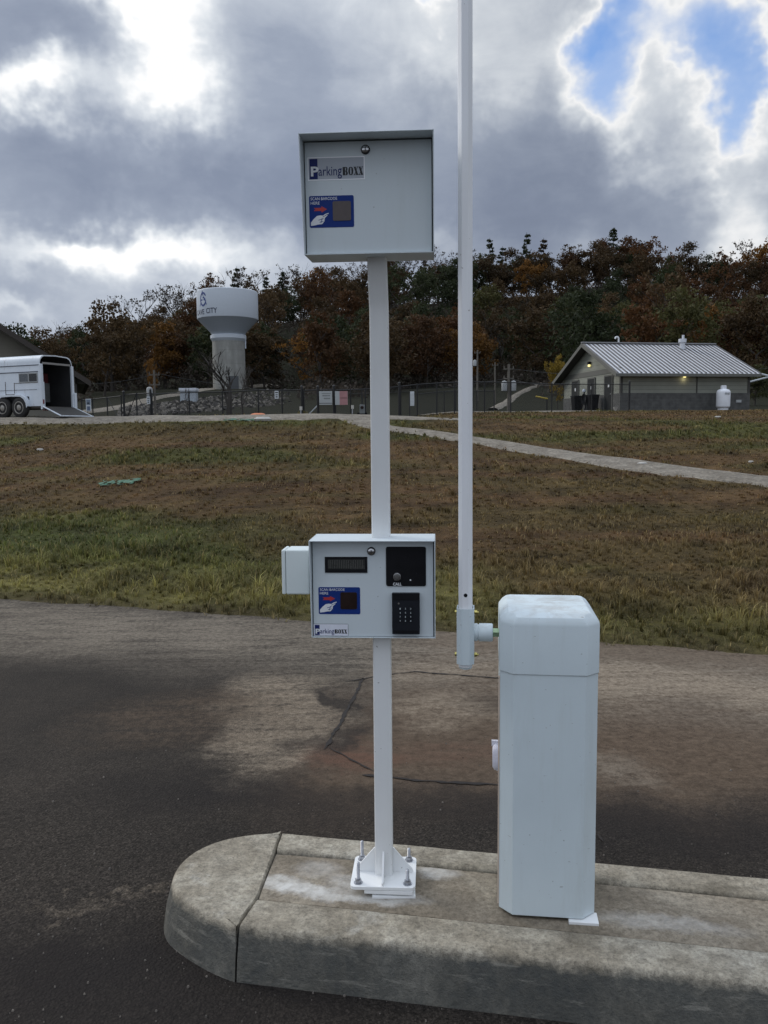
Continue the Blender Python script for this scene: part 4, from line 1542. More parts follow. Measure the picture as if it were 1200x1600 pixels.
def leafmat(name, c1, c2):
    if name in MC: return MC[name]
    m, h, b = new_mat(name)
    oi = h.n('ShaderNodeObjectInfo')
    tco = h.n('ShaderNodeTexCoord').outputs['Object']
    n1 = h.noise(tco, .45, 4, .6)
    n2 = h.noise(tco, 4, 2, .6)
    f = h.m('ADD', h.m('MULTIPLY', n1, .9), h.m('ADD', h.m('MULTIPLY', oi.outputs['Random'], .30), -.15))
    c = h.mix(h.mr(f, .25, .7), c1, c2)
    c = h.mix(1.0, c, h.ramp(n2, [(.3, .55), (.7, 1.35)]), 'MULTIPLY')
    h.l(c, b.inputs['Base Color'])
    b.inputs['Roughness'].default_value = .75
    b.inputs['Specular IOR Level'].default_value = .2
    tr = h.n('ShaderNodeBsdfTranslucent'); h.l(c, tr.inputs[0])
    mx = h.n('ShaderNodeMixShader'); mx.inputs[0].default_value = .3
    h.l(b.outputs[0], mx.inputs[1]); h.l(tr.outputs[0], mx.inputs[2])
    h.l(mx.outputs[0], h.nt.nodes['Material Output'].inputs[0])
    MC[name] = m
    return m


LM = {
    'dark green': leafmat('leaf_dark_green', (.022, .030, .013), (.050, .060, .026)),
    'olive': leafmat('leaf_olive', (.045, .050, .018), (.100, .092, .034)),
    'rust red': leafmat('leaf_rust', (.050, .026, .012), (.120, .056, .022)),
    'orange': leafmat('leaf_orange', (.105, .052, .013), (.23, .11, .026)),
    'brown': leafmat('leaf_brown', (.044, .029, .014), (.100, .064, .030)),
    'yellow': leafmat('leaf_yellow', (.18, .12, .02), (.42, .30, .05)),
    'grey brown': leafmat('leaf_grey_brown', (.040, .034, .028), (.085, .068, .052)),
}


def branches(mb, rr, p, d, L, r, depth, tips, spread=.6, kids=3, sides=5, gn=.06):
    """recursive limbs"""
    n = 3
    pts = [p]
    q = p
    dd = d.copy()
    for i in range(n):
        dd = (dd + Vector((rr.uniform(-1, 1), rr.uniform(-1, 1), rr.uniform(-.3, .7))) * .16).normalized()
        q = q + dd * L / n
        pts.append(q)
    mb.tube(pts, r, sides, r * .55)
    if depth == 0:
        tips.append((q, dd)); return
    tips.append((pts[2], dd))
    for k in range(kids):
        t = rr.uniform(.35, 1)
        base = pts[0].lerp(pts[-1], t) if k else pts[-1]
        a = rr.uniform(0, 6.283)
        o_ = Vector((math.cos(a), math.sin(a), rr.uniform(-.1, .5)))
        nd_ = (dd * (1 - spread) + o_ * spread + Vector((0, 0, .18))).normalized()
        branches(mb, rr, base, nd_, L * rr.uniform(.58, .8), r * .55, depth - 1, tips, spread, kids, max(3, sides - 1))


def leaves(rr, centres, per, rad, size, seed):
    rs = np.random.RandomState(seed)
    V = []
    for c_, k in centres:
        n = int(per * k)
        if n < 1: continue
        d = rs.normal(size=(n, 3)); d /= np.linalg.norm(d, axis=1)[:, None]
        pos = np.array(c_) + d * (rs.rand(n, 1) ** .5) * rad * k ** .5 * np.array([1, 1, .75])
        a = rs.normal(size=(n, 3)); a /= np.linalg.norm(a, axis=1)[:, None]
        b_ = np.cross(a, rs.normal(size=(n, 3))); b_ /= np.linalg.norm(b_, axis=1)[:, None]
        s = size * rs.uniform(.5, 1.3, (n, 1))
        V.append(np.stack([pos - a * s, pos + b_ * s * .7, pos + a * s, pos - b_ * s * .7], 1))
    V = np.concatenate(V)
    n = len(V)
    return V.reshape(-1, 3).tolist(), [tuple(range(4 * i, 4 * i + 4)) for i in range(n)]


def tree_proto(kind, seed, ht, wd_, per=38, leaf=.26, style='leafy'):
    rr = random.Random(seed)
    tb = MB()
    tips = []
    if style == 'leafy':
        branches(tb, rr, Vector((0, 0, -.3)), Vector((rr.uniform(-.05, .05), 0, 1)), ht * .42, ht * .018, 3, tips, .62, 3)
        cs = []
        # scale tips into the requested envelope, add filler clumps
        zs_ = [t[0].z for t in tips]
        top = max(zs_)
        for q, d in tips:
            cs.append(((q.x, q.y, q.z), rr.uniform(.5, 1.3)))
        for i in range(34):
            a = rr.uniform(0, 6.283); t = rr.random()
            z = ht * (.22 + .74 * t)
            w_ = wd_ * .5 * math.sin(math.pi * min(1, (t * .82 + .16))) ** .7
            rr2 = w_ * rr.uniform(.45, 1.05)
            cs.append(((rr2 * math.cos(a), rr2 * math.sin(a), z), rr.uniform(.6, 1.8)))
        V, Fc = leaves(rr, cs, per, wd_ * .13, leaf, seed)
    elif style == 'sparse':
        branches(tb, rr, Vector((0, 0, -.3)), Vector((rr.uniform(-.08, .08), 0, 1)), ht * .38, ht * .016, 4, tips, .5, 3, 4)
        cs = [((q.x, q.y, q.z), rr.uniform(.2, 1.1)) for q, d in tips if rr.random() < .45]
        V, Fc = leaves(rr, cs, per * .28, wd_ * .09, leaf * .75, seed)
    elif style == 'bare':
        branches(tb, rr, Vector((0, 0, -.3)), Vector((rr.uniform(-.08, .08), 0, 1)), ht * .36, ht * .036, 4, tips, .5, 3, 4)
        V, Fc = None, None
    elif style == 'pine':
        tb.tube([(0, 0, -.3), (.1, 0, ht * .5), (0, .05, ht)], ht * .014, 5, ht * .003)
        cs = []
        z = ht * .30
        while z < ht * .97:
            f = 1 - (z / ht - .3) / .7
            for k in range(rr.randint(3, 5)):
                a = rr.uniform(0, 6.283); L = wd_ * .5 * (f * .8 + .15) * rr.uniform(.5, 1.1)
                e = Vector((L * math.cos(a), L * math.sin(a), z + L * rr.uniform(-.15, .3)))
                tb.tube([(0, 0, z), tuple(e)], .05, 3, .02)
                for t in (.55, .8, 1.0):
                    cs.append(((e.x * t, e.y * t, z + (e.z - z) * t), rr.uniform(.3, .9)))
            z += ht * rr.uniform(.035, .075)
        V, Fc = leaves(rr, cs, per * .55, wd_ * .10, leaf * .8, seed)
    zmax = max(max((v[2] for v in V), default=0) if V else 0, max(v.z for v in tb.v))
    k = ht / zmax
    tb.v = [v * k for v in tb.v]
    tm = tb.build('trunk', bk, None, fix=False)
    cm = None
    if V:
        cb_ = MB(); cb_.add([(a * k, b_ * k, c * k) for a, b_, c in V], Fc)
        cm = cb_.build('crown', LM[kind], None, fix=False)
        cm.material_slots[0].link = 'OBJECT'
        cm.material_slots[0].material = LM[kind]
    tm.material_slots[0].link = 'OBJECT'
    tm.material_slots[0].material = bk
    COL.objects.unlink(tm)
    if cm: COL.objects.unlink(cm)
    return tm, cm


def plant(proto, name, label, cat, locn, rz, sc_, kind=None, group=None, bkm=None):
    r = thing(name, label, cat, locn, rz, group)
    r.scale = sc_
    for o in proto:
        if o is None: continue
        c = o.copy(); COL.objects.link(c); c.parent = r
        if o.name.startswith('crown') and kind: c.material_slots[0].material = LM[kind]
        if o.name.startswith('trunk') and bkm: c.material_slots[0].material = bkm
    return r


protos = [tree_proto('brown', 10 + i, 13, w_) for i, w_ in enumerate((9, 8, 10, 7.5, 9))]
sparse = [tree_proto('grey brown', 30 + i, 14, 8, style='sparse') for i in range(3)]
pines = [tree_proto('brown', 50 + i, 15, 6, style='pine') for i in range(3)]
bare = [tree_proto('brown', 60 + i, 10, 8, style='bare') for i in range(2)]
tall = [tree_proto('brown', 70 + i, 15, 6.5, per=20) for i in range(2)]


def region(u):
    if u < 60: return 'left of the trailer roofline'
    if u < 310: return 'left of the water tower'
    if u < 420: return 'behind the water tower'
    if u < 560: return 'right of the water tower'
    if u < 760: return 'behind post and boom'
    if u < 905: return 'right of the raised boom'
    if u < 1120: return 'above the metal roofed building'
    return 'at the right end of the hill'


cnt = 0
rr = random.Random(21)
Z = 118.0
rows = []
while Z < 262:
    rows.append(Z)
    Z *= 1.075
rows += [266, 275, 284, 293, 303]
rows.insert(5, 166.)
for ri, Z in enumerate(rows):
    sp_px = (10.8 if Z < 262 else 9.4) / Z * 1300
    u = -110 + rr.uniform(0, sp_px)
    while u < 1320:
        uu = u + rr.uniform(-.3, .3) * sp_px
        u += sp_px * rr.uniform(.8, 1.2)
        Zj = Z * rr.uniform(.975, 1.025)
        if Zj < 158 and 190 < uu < 470: continue
        if Zj < 128 and uu < 760: continue
        if Zj < 145 and 640 < uu < 860: continue
        x = (uu - 600) / 1300 * Zj
        if (x - TW.x) ** 2 + (Zj - TW.y) ** 2 < 9 ** 2: continue
        ridge = Z > 281
        kn = float(fbm(uu * .011 + 3, Zj * .035 + 8, 2))
        q = kn + rr.uniform(-.14, .14)
        warm = .12 if uu < 700 else 0
        if q < .40 - warm: kind = 'dark green'
        elif q < .47 - warm: kind = 'olive' if rr.random() < .5 else 'dark green'
        elif q < .58: kind = 'brown'
        elif q < .66: kind = 'rust red' if rr.random() < .6 else 'brown'
        else: kind = 'orange' if rr.random() < .25 else 'rust red'
        if uu > 960 and Z < 200 and rr.random() < .5: kind = 'olive'
        s = rr.uniform(.82, 1.22)
        style = 'leafy'
        if uu < 150: s *= .82
        if ridge:
            t = rr.random()
            if uu < 320: style = 'sparse' if t < .6 else 'leafy'; s *= .95
            elif 400 < uu < 760: style = 'pine' if t < .4 else ('sparse' if t < .75 else 'leafy')
            elif uu < 960: style = 'pine' if t < .2 else ('sparse' if t < .6 else 'leafy')
            else: style = 'sparse' if t < .4 else 'leafy'
            if uu > 1090 and style == 'leafy' and rr.random() < .5: kind = 'orange'
            s *= .72 + .75 * float(fbm(uu * .022 + 60, 1.5, 2))
            if style == 'pine': kind = 'brown' if rr.random() < .5 else 'dark green'; s *= rr.uniform(.8, 1.25)
            if style == 'sparse': kind = 'grey brown'; s *= rr.uniform(.95, 1.35)
            if style == 'leafy' and Z > 299: s *= rr.choice((.75, .8, .85, 1.15))
        pr = {'leafy': rr.choice(protos + tall[:1]), 'sparse': rr.choice(sparse), 'pine': rr.choice(pines)}[style]
        where = ('on the hill skyline ' if ridge else ('high on the hill ' if Z > 205 else 'low on the hill ')) + region(uu)
        adj = {'leafy': 'rounded %s tree' % kind, 'sparse': 'half bare %s tree' % kind, 'pine': 'narrow ragged %s conifer' % kind}[style]
        nm_ = {'leafy': 'autumn_tree', 'sparse': 'half_bare_tree', 'pine': 'conifer'}[style]
        plant(pr, nm_, adj + ' ' + where, 'tree', (x, Zj, H(x, Zj) - .4), rr.uniform(0, 6.28), (s, s, s * rr.uniform(.9, 1.15)), kind,
              ('trees ' + where))
        cnt += 1
print('trees', cnt)


def single(px, pyb, Y, hpx, proto, kind, name, label, wscale=1, rz=0, bkm=None, zfix=None):
    p = at(px, pyb, Y)
    ht0 = max((v.co.z for v in proto[0].data.vertices))
    if proto[1]: ht0 = max(ht0, max(v.co.z for v in proto[1].data.vertices))
    s = hpx * Y / 1300 / ht0
    z = H(p.x, p.y) - .1 if zfix is None else zfix
    return plant(proto, name, label, 'tree', (p.x, p.y, z), rz, (s * wscale, s * wscale, s), kind, None, bkm)


single(939, 440, 278, 76, protos[2], 'rust red', 'autumn_tree', 'tallest rust coloured tree crowning the hill skyline right of the boom', .8, 1)
single(262, 470, 270, 60, sparse[0], 'grey brown', 'half_bare_tree', 'tall thin pale branched tree on the skyline left of the water tower', .8)
single(372, 470, 262, 56, sparse[1], 'rust red', 'half_bare_tree', 'tree with sparse red leaves showing over the water tower roof', 1.0)
single(238, 610, 118, 64, protos[3], 'orange', 'autumn_tree', 'small orange tree behind the utility pole left of the water tower', .42)
single(872, 655, 62, 92, protos[1], 'yellow', 'autumn_tree', 'yellow leaved young tree left of the metal roofed building', .52, 2)
single(357, 626, 70, 104, bare[0], None, 'bare_tree', 'leafless dark tree standing before the water tower column', 1.0, 1)
single(379, 622, 72, 80, bare[1], None, 'bare_tree', 'smaller leafless tree leaning beside the one before the column', .6, 2)
single(293, 640, 68, 58, bare[1], None, 'bare_tree', 'slim leafless sapling in front of the small white shed', .35, 4)
single(1180, 610, 84, 66, protos[0], 'olive', 'autumn_tree', 'olive green tree behind the right end of the metal roofed building', 1.3, 3)
single(1080, 610, 96, 62, protos[4], 'olive', 'autumn_tree', 'broad olive tree behind the ridge of the metal roofed building', 1.3, 5)

# underbrush at the foot of the forest
rs = np.random.RandomState(4)
cs = []
for i in range(3600):
    Zj = rs.uniform(112, 185) if i < 900 else rs.uniform(158, 306); uu = rs.uniform(-150, 1350)
    if Zj < 160 and 150 < uu < 480: continue
    if Zj < 140 and 620 < uu < 860: continue
    x = (uu - 600) / 1300 * Zj
    cs.append(((x, Zj, H(x, Zj) + rs.uniform(.2, 1.6 if i < 900 else 4)), rs.uniform(.5, 2.2)))
V, Fc = leaves(None, cs, 16, 1.6, .34, 8)
o = MB().add(V, Fc).build('underbrush', LM['grey brown'], fix=False)
tag(o, 'brown underbrush along the foot of the wooded hill', 'underbrush', kind='stuff')

# riprap bank below the hill road
rr = random.Random(31)
mb = MB()
for i in range(1300):
    u = rr.uniform(185, 455)
    f = (u - 185) / 270
    top = 640 - 30 * min(1, f * 1.15); bot = 656 - 24 * f
    y = top + (bot - top) * rr.random() ** 1.2
    if u > 400 and rr.random() < (u - 400) / 60: continue
    d = ray(u, y); p = terr(u, y, 60)
    if p.y > 158 or p.y < 60: continue
    s = rr.uniform(.05, .15) * (1 + .6 * rr.random())
    mb.use(mat('rock_pale', (.15, .135, .115), .95, 0, .4, 1)) if rr.random() < .5 else mb.use(mat('rock_dark', (.045, .04, .035), .95, 0, .4, 1))
    z = H(p.x, p.y)
    M = Matrix.Translation((p.x, p.y, z + s * .3)) @ Matrix.Rotation(rr.uniform(0, 6.28), 4, Vector((rr.random(), rr.random(), rr.random() + .1)).normalized())
    mb.T = M
    j = lambda: rr.uniform(.7, 1.25) * s
    mb.add([(-j(), -j(), -j()), (j(), -j(), -j()), (j(), j(), -j()), (-j(), j(), -j()), (-j(), -j(), j()), (j(), -j(), j()), (j(), j(), j()), (-j(), j(), j())],
           [(0, 3, 2, 1), (4, 5, 6, 7), (0, 1, 5, 4), (1, 2, 6, 5), (2, 3, 7, 6), (3, 0, 4, 7)])
mb.T = Matrix.Identity(4)
o = mb.build('rocks', fix=False)
tag(o, 'bank of loose grey rocks below the road to the water tower', 'rocks', kind='stuff')

# ------------------------------------------------------------------ fences
fblk = mat('black_fence', (.014, .014, .015), .5, .2, .2, 4)
lnk, h, b = new_mat('chain_link')
tco = h.n('ShaderNodeTexCoord').outputs['UV']
sx = h.n('ShaderNodeSeparateXYZ'); h.l(tco, sx.inputs[0])
u1 = h.m('FRACT', h.m('ADD', sx.outputs[0], sx.outputs[1])); u2 = h.m('FRACT', h.m('SUBTRACT', sx.outputs[0], sx.outputs[1]))
mk = h.m('MAXIMUM', h.m('LESS_THAN', u1, .10), h.m('LESS_THAN', u2, .10))
b.inputs['Base Color'].default_value = (.018, .018, .018, 1); b.inputs['Roughness'].default_value = .5
tr = h.n('ShaderNodeBsdfTransparent'); mx = h.n('ShaderNodeMixShader')
h.l(mk, mx.inputs[0]); h.l(tr.outputs[0], mx.inputs[1]); h.l(b.outputs[0], mx.inputs[2])
h.l(mx.outputs[0], h.nt.nodes['Material Output'].inputs[0])


def fence(label, posts, hgt=1.5, thick=(), name='chain_link_fence', fabric=True, rails=True, bottom=False, zoff=0, braces=()):
    """posts: (px, Y). rail runs on top of all posts"""
    P = []
    for px, Y in posts:
        p = at(px, 640, Y); P.append(Vector((p.x, p.y, H(p.x, p.y) + zoff)))
    t = thing(name, label, 'fence', P[0])
    O = P[0]
    for i, p in enumerate(P):
        q = p - O
        r_ = .055 if i in thick else .032
        mb = MB(); mb.cyl(q + Vector((0, 0, -.3)), q + Vector((0, 0, hgt + (.12 if i in thick else .02))), r_, n=8)
        if i in thick: mb.cyl(q + Vector((0, 0, hgt + .12)), q + Vector((0, 0, hgt + .18)), r_ * 1.3, r_ * .3, n=8)
        mb.build('fence_post', fblk, t, smooth=40)
    for i in range(len(P) - 1):
        a, b_ = P[i] - O, P[i + 1] - O
        mb = MB(); mb.cyl(a + Vector((0, 0, hgt - .03)), b_ + Vector((0, 0, hgt - .03)), .024, n=6)
        mb.build('rail', fblk, t, smooth=40)
        if bottom: MB().cyl(a + Vector((0, 0, .10)), b_ + Vector((0, 0, .10)), .022, n=6).build('bottom_rail', fblk, t, smooth=40)
        if i in braces:
            MB().cyl(a + Vector((0, 0, .10)), b_ + Vector((0, 0, hgt)), .018, n=6).build('brace', fblk, t)
        if -i - 1 in braces:
            MB().cyl(b_ + Vector((0, 0, .10)), a + Vector((0, 0, hgt)), .018, n=6).build('brace', fblk, t)
        if fabric:
            me = bpy.data.meshes.new('chain_link')
            L = (b_ - a).length
            me.from_pydata([tuple(a), tuple(b_), tuple(b_ + Vector((0, 0, hgt - .05))), tuple(a + Vector((0, 0, hgt - .05)))], [], [(0, 1, 2, 3)])
            uv = me.uv_layers.new(name='UVMap')
            s = 1 / .062
            for k, c_ in enumerate(((0, 0), (L * s, 0), (L * s, hgt * s), (0, hgt * s))): uv.data[k].uv = c_
            me.materials.append(lnk)
            o = bpy.data.objects.new('chain_link', me); COL.objects.link(o); o.parent = t
    return t, P


fence('black cantilever gate with diagonal braces between the horse trailer and the utility pole', [(128, 43), (145, 42.5), (168, 41.5), (190, 40.5)], 1.5, (), 'sliding_gate', bottom=True, braces=(0, -3), zoff=.05)
fence('black gate leaf with crossed braces and a small white sign at its right post', [(194, 40.3), (214, 39.8), (236, 39.3)], 1.55, (0, 2), 'gate_leaf', bottom=True, braces=(0, -2), zoff=.05)
fence('long black chain link fence running between the gate and the two large signs', [(238, 39.2), (296, 38.8), (348, 38.5), (404, 38.2), (441, 38), (472, 37.8)], 1.5, (5,), zoff=.05)
fence('black entrance gate frame carrying the white and pink signs', [(475, 37.8), (497, 37.7), (522, 37.6)], 1.52, (1, 2), 'entrance_gate', bottom=True)
fence('short black fence section hidden partly by the white post', [(524, 37.6), (548, 37.6), (571, 37.7), (600, 37.8), (624, 37.9)], 1.5, (4,))
fence('black chain link fence from the white post to the metal roofed building', [(626, 38), (652, 38.3), (682.5, 38.4), (710, 38.8), (738.5, 39.4), (757, 40), (798, 41), (862, 43), (924, 45), (983, 46.6)], 1.5, (9,))
fence('farther black fence behind the lawn right of the white post', [(640, 47), (694, 47), (712, 48), (745, 49), (772, 50)], 1.25, ())

# ------------------------------------------------------------------ signs
swhite = mat('sign_white', (.55, .58, .60), .5, 0, .05, 3)
sink = mat('sign_ink', (.05, .05, .05), .6)


def sign(px, py, Y, wpx, hpx, label, rows_, m=swhite, extra=None):
    p = at(px, py, Y)
    k = Y / 1300
    w_, h_ = wpx * k, hpx * k
    t = thing('sign', label, 'sign', (p.x, p.y - .06, p.z - h_ / 2))
    MB().box(-w_ / 2, w_ / 2, -.01, .01, 0, h_).build('panel', m, t, bev=.004)
    if rows_ or extra:
        mb = MB()
        for (x0, x1, z0, z1, mm) in rows_:
            mb.use(mm); mb.box((x0 - .5) * w_, (x1 - .5) * w_, -.014, -.0101, z0 * h_, z1 * h_)
        if extra: extra(mb, w_, h_)
        mb.build('print', None, t)
    for sx_ in (-.3, .3):
        MB().cyl((sx_ * w_, .01, h_ * .85), (sx_ * w_, .06, h_ * .85), .012, n=6).build('clip', fblk, t)
    return t


L3 = [(.15, .85, .72, .86, sink), (.2, .8, .44, .56, sink), (.25, .75, .16, .32, sink)]
sign(232.5, 625.5, 39.0, 5.2, 11, 'small white sign on the black gate post beside the utility pole', L3)
sign(432.5, 617, 37.8, 6, 12, 'small white notice with three dark lines on the fence above the orange tarp', L3)
sign(139, 633, 42, 8, 19, 'faded blue and white board at the left end of the cantilever gate', [(.1, .9, .52, .95, mat('faded_blue', (.16, .20, .26), .6)), (.2, .8, .05, .4, mat('faded_blue2', (.12, .15, .22), .6)), (.3, .7, .60, .70, sink)])


def ex1(mb, w_, h_):
    for i, s_ in enumerate(('NOTICE', 'GATE')):
        pass


sgm = mat('sign_grey_white', (.40, .42, .42), .55, 0, .1, 2)
sign(509, 622, 37.4, 20, 21, 'square white sign with grey lettering on the entrance gate left of the pink sign', [(.2, .9, .80, .86, mat('sign_grey_ink', (.22, .23, .23), .6)), (.25, .85, .62, .72, MC['sign_grey_ink']), (.35, .85, .42, .52, MC['sign_grey_ink']), (.0, 1, .10, .14, sink)], sgm)
sign(533.5, 622, 37.4, 19.5, 21, 'white and pink sign on the entrance gate beside the square white sign', [(.36, .99, .0, 1, mat('sign_pink', (.40, .20, .20), .6, 0, .12, 3)), (.4, .95, .48, .52, MC['sign_pink'])], sgm)
sign(644, 623, 37.8, 6.3, 22, 'tall narrow white sign on the fence right of the white post', [(.1, .9, z, z + .015, mat('sign_pale_ink', (.34, .35, .35), .6)) for z in (.1, .2, .3, .4, .5, .6, .7, .8)])

# ------------------------------------------------------------------ utility poles and wires
wood = mat('pole_wood', (.14, .125, .105), .9, 0, .25, 3)
wire = mat('wire', (.08, .08, .08), .6)
tgrey = mat('transformer_grey', (.35, .36, .36), .5)


def pole(px, pyt, Y, label, arms=1, can=True, r_=.13, tall_=None):
    t0 = at(px, pyt, Y)
    zb = H(t0.x, t0.y)
    t = thing('utility_pole', label, 'utility pole', (t0.x, t0.y, zb))
    hh_ = t0.z - zb
    MB().cyl((0, 0, -.5), (0, 0, hh_), r_, r_ * .75, n=10).build('shaft', wood, t, smooth=40)
    for k in range(arms):
        mb = MB(); z = hh_ - .35 - k * .7
        mb.box(-.38, .38, -.04, .04, z - .04, z + .04)
        for x in (-.34, 0, .34): mb.cyl((x, 0, z + .05), (x, 0, z + .22), .04, .03, n=6)
        mb.build('crossarm', wood, t)
    if can:
        for sx_ in (-1, 1)[: (2 if can == 2 else 1)]:
            x = sx_ * .33
            mb = MB().lathe([(.05, hh_ - 2.0), (.21, hh_ - 1.95), (.22, hh_ - 1.35), (.17, hh_ - 1.25), (.04, hh_ - 1.2)], 14, c=(x, -.1))
            mb.build('transformer', tgrey, t, smooth=40)
    return t0


p1 = pole(240.5, 578, 60, 'wooden utility pole standing just right of the black gate', 2, 1, .09)
p2 = pole(795, 569, 62, 'wooden utility pole with twin grey transformers right of the boom', 2, 2, .12)
p3 = pole(746, 547, 105, 'thin distant utility pole close to the right of the boom', 1, 1, .13)
p4 = pole(773.5, 566, 100, 'thin distant pole midway between boom and transformer pole', 1, 0, .10)


def cable(a, b_, sag, label, r_=.02):
    pts = [a.lerp(b_, t / 14) - Vector((0, 0, sag * 4 * (t / 14) * (1 - t / 14))) for t in range(15)]
    o = MB().tube([p - pts[0] for p in pts], r_, 4).build('power_line', wire)
    o.location = pts[0]
    tag(o, label, 'cable')


cable(at(60, 592, 62), p1 + Vector((0, 0, -.3)), .5, 'overhead wire from the left building to the pole by the gate', .016)
cable(p1 + Vector((0, 0, -.2)), p2 + Vector((0, 0, -1)), 1.3, 'overhead wire strung between the two nearer utility poles', .016)
cable(p2 + Vector((0, 0, -.3)), at(1260, 566, 58), .8, 'overhead wire from the transformer pole towards the right', .016)
cable(p2 + Vector((0, 0, -1.0)), at(900, 600, 58), .3, 'low service wire from the transformer pole to the metal roofed building', .014)

# ------------------------------------------------------------------ metal-roofed building
A = Vector((14.15, 50.0))
lv = Vector((.984, .178)).normalized()       # long wall direction
gv = Vector((-lv.y, lv.x))                    # gable direction (away)
zb = H(A.x + 2, A.y + 2) - .02
BL_ = thing('brick_building', 'small building with ribbed pale metal roof and three doors in its gable', 'building', (A.x, A.y, zb), math.atan2(lv.y, lv.x))
Lw, Gw, He, Hr = 8.45, 8.6, 2.38, 4.28      # wall length, gable width, eave, ridge
lap, h, b = new_mat('lap_siding')
tco = h.n('ShaderNodeTexCoord').outputs['Object']
sx = h.n('ShaderNodeSeparateXYZ'); h.l(tco, sx.inputs[0])
fr = h.m('FRACT', h.m('MULTIPLY', sx.outputs[2], 1 / .24))
c = h.mix(h.mr(h.noise(tco, 1.2, 4), .3, .7), (.27, .28, .24), (.33, .34, .29))
c = h.mix(h.mr(fr, .0, .12, .75, 0), c, (.08, .08, .07))
h.l(c, b.inputs['Base Color']); b.inputs['Roughness'].default_value = .8
bump(h, b, fr, .8, .03)
brk, h, b = new_mat('split_block')
tco = h.n('ShaderNodeTexCoord').outputs['Object']
sx = h.n('ShaderNodeSeparateXYZ'); h.l(tco, sx.inputs[0])
fr = h.m('FRACT', h.m('MULTIPLY', sx.outputs[2], 1 / .2)); fx_ = h.m('FRACT', h.m('MULTIPLY', h.m('ADD', sx.outputs[0], sx.outputs[1]), 1 / .4))
c = h.mix(h.mr(h.noise(tco, 3, 4), .3, .7), (.065, .065, .062), (.12, .12, .115))
c = h.mix(h.m('MAXIMUM', h.mr(fr, 0, .1, .7, 0), h.mr(fx_, 0, .04, .7, 0)), c, (.16, .155, .145))
h.l(c, b.inputs['Base Color']); b.inputs['Roughness'].default_value = .9
bump(h, b, h.noise(tco, 9, 4), .6, .03)
trim = mat('dark_trim', (.060, .058, .052), .6)
trimg = mat('grey_trim', (.13, .13, .115), .6)
mb = MB()
mb.box(0, Lw, 0, Gw, 1.0, He)
mb.prism_x([(0, He), (Gw, He), (Gw / 2, Hr - .12)], 0.0, Lw)
mb.build('wall', lap, BL_, fix=True)
MB().box(-.04, Lw + .04, -.04, Gw + .04, -.4, 1.0).build('block_base', brk, BL_, bev=.01)
mb = MB()
mb.box(-.03, -.002, .0, Gw, He - .12, He + .20)
mb.build('gable_band', trimg, BL_)
mb = MB()
for x in (-.03, Lw - .12): mb.box(x, x + .15, -.032, .12, 1.0, He - .005)
mb.box(Lw * .58, Lw * .58 + .07, -.035, -.002, 1.0, He - .01)
mb.build('corner_trim', trim, BL_)
# roof slabs with standing seams
ov = .72; og = .62
rise = (Hr - He) / (Gw / 2)
ez = He - ov * rise
roofm = mat('roof_metal', (.62, .62, .64), .42, .1, .06, 1.5)
ribm = mat('roof_rib_shade', (.05, .05, .055), .5, .1, .1, 3)  # seam shading put into the ribs as a dark metal colour
mb = MB().use(roofm)
x0, x1 = -og, Lw + og * .45
for sgn in (0, 1):
    ya, yb = (-ov, Gw / 2) if sgn == 0 else (Gw + ov, Gw / 2)
    mb.add([(x0, ya, ez), (x1, ya, ez), (x1, yb, Hr), (x0, yb, Hr), (x0, ya, ez + .07), (x1, ya, ez + .07), (x1, yb, Hr + .07), (x0, yb, Hr + .07)],
           [(0, 1, 2, 3), (4, 5, 6, 7), (0, 1, 5, 4), (0, 3, 7, 4), (1, 2, 6, 5), (2, 3, 7, 6)])
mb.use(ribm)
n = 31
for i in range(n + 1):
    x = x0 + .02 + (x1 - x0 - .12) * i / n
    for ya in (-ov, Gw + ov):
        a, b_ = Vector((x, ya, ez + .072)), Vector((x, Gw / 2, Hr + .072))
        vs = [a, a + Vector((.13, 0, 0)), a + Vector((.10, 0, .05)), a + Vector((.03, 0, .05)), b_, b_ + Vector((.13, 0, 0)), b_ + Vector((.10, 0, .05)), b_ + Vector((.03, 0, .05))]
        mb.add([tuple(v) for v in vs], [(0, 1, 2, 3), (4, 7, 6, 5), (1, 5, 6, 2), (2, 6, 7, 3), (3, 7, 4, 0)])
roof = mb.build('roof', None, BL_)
mb = MB(); mb.box(x0 - .02, x1 + .02, Gw / 2 - .12, Gw / 2 + .12, Hr + .1, Hr + .17); mb.build('ridge_cap', mat('ridge_metal', (.30, .30, .31), .4, .4), roof)
mb = MB()
for xx in (x0 - .03, x1 + .005):
    for ya in (-ov, Gw + ov):
        mb.add([(xx, ya, ez - .16), (xx + .025, ya, ez - .16), (xx + .025, Gw / 2, Hr - .16), (xx, Gw / 2, Hr - .16), (xx, ya, ez + .09), (xx + .025, ya, ez + .09), (xx + .025, Gw / 2, Hr + .09), (xx, Gw / 2, Hr + .09)],
               [(0, 1, 2, 3), (4, 5, 6, 7), (0, 1, 5, 4), (0, 3, 7, 4), (1, 2, 6, 5), (2, 3, 7, 6)])
mb.box(x0, x1, -ov - .03, -ov - .003, ez - .12, ez + .05)
mb.build('fascia', trimg, roof)
mb = MB()
mb.box(x0 + .03, x1 - .03, -ov + .01, -.002, ez - .09, ez - .02)
mb.add([(x0 + .02, -ov, ez - .05), (-.002, -ov, ez - .05), (-.002, Gw / 2, Hr - .04), (x0 + .02, Gw / 2, Hr - .04)], [(0, 1, 2, 3)])
mb.add([(x0 + .02, Gw + ov, ez - .05), (-.002, Gw + ov, ez - .05), (-.002, Gw / 2, Hr - .04), (x0 + .02, Gw / 2, Hr - .04)], [(0, 1, 2, 3)])
mb.build('soffit', trim, BL_)
dm = mat('door_grey', (.024, .026, .026), .6, spec=.2); fm = mat('door_frame', (.11, .11, .10), .6)
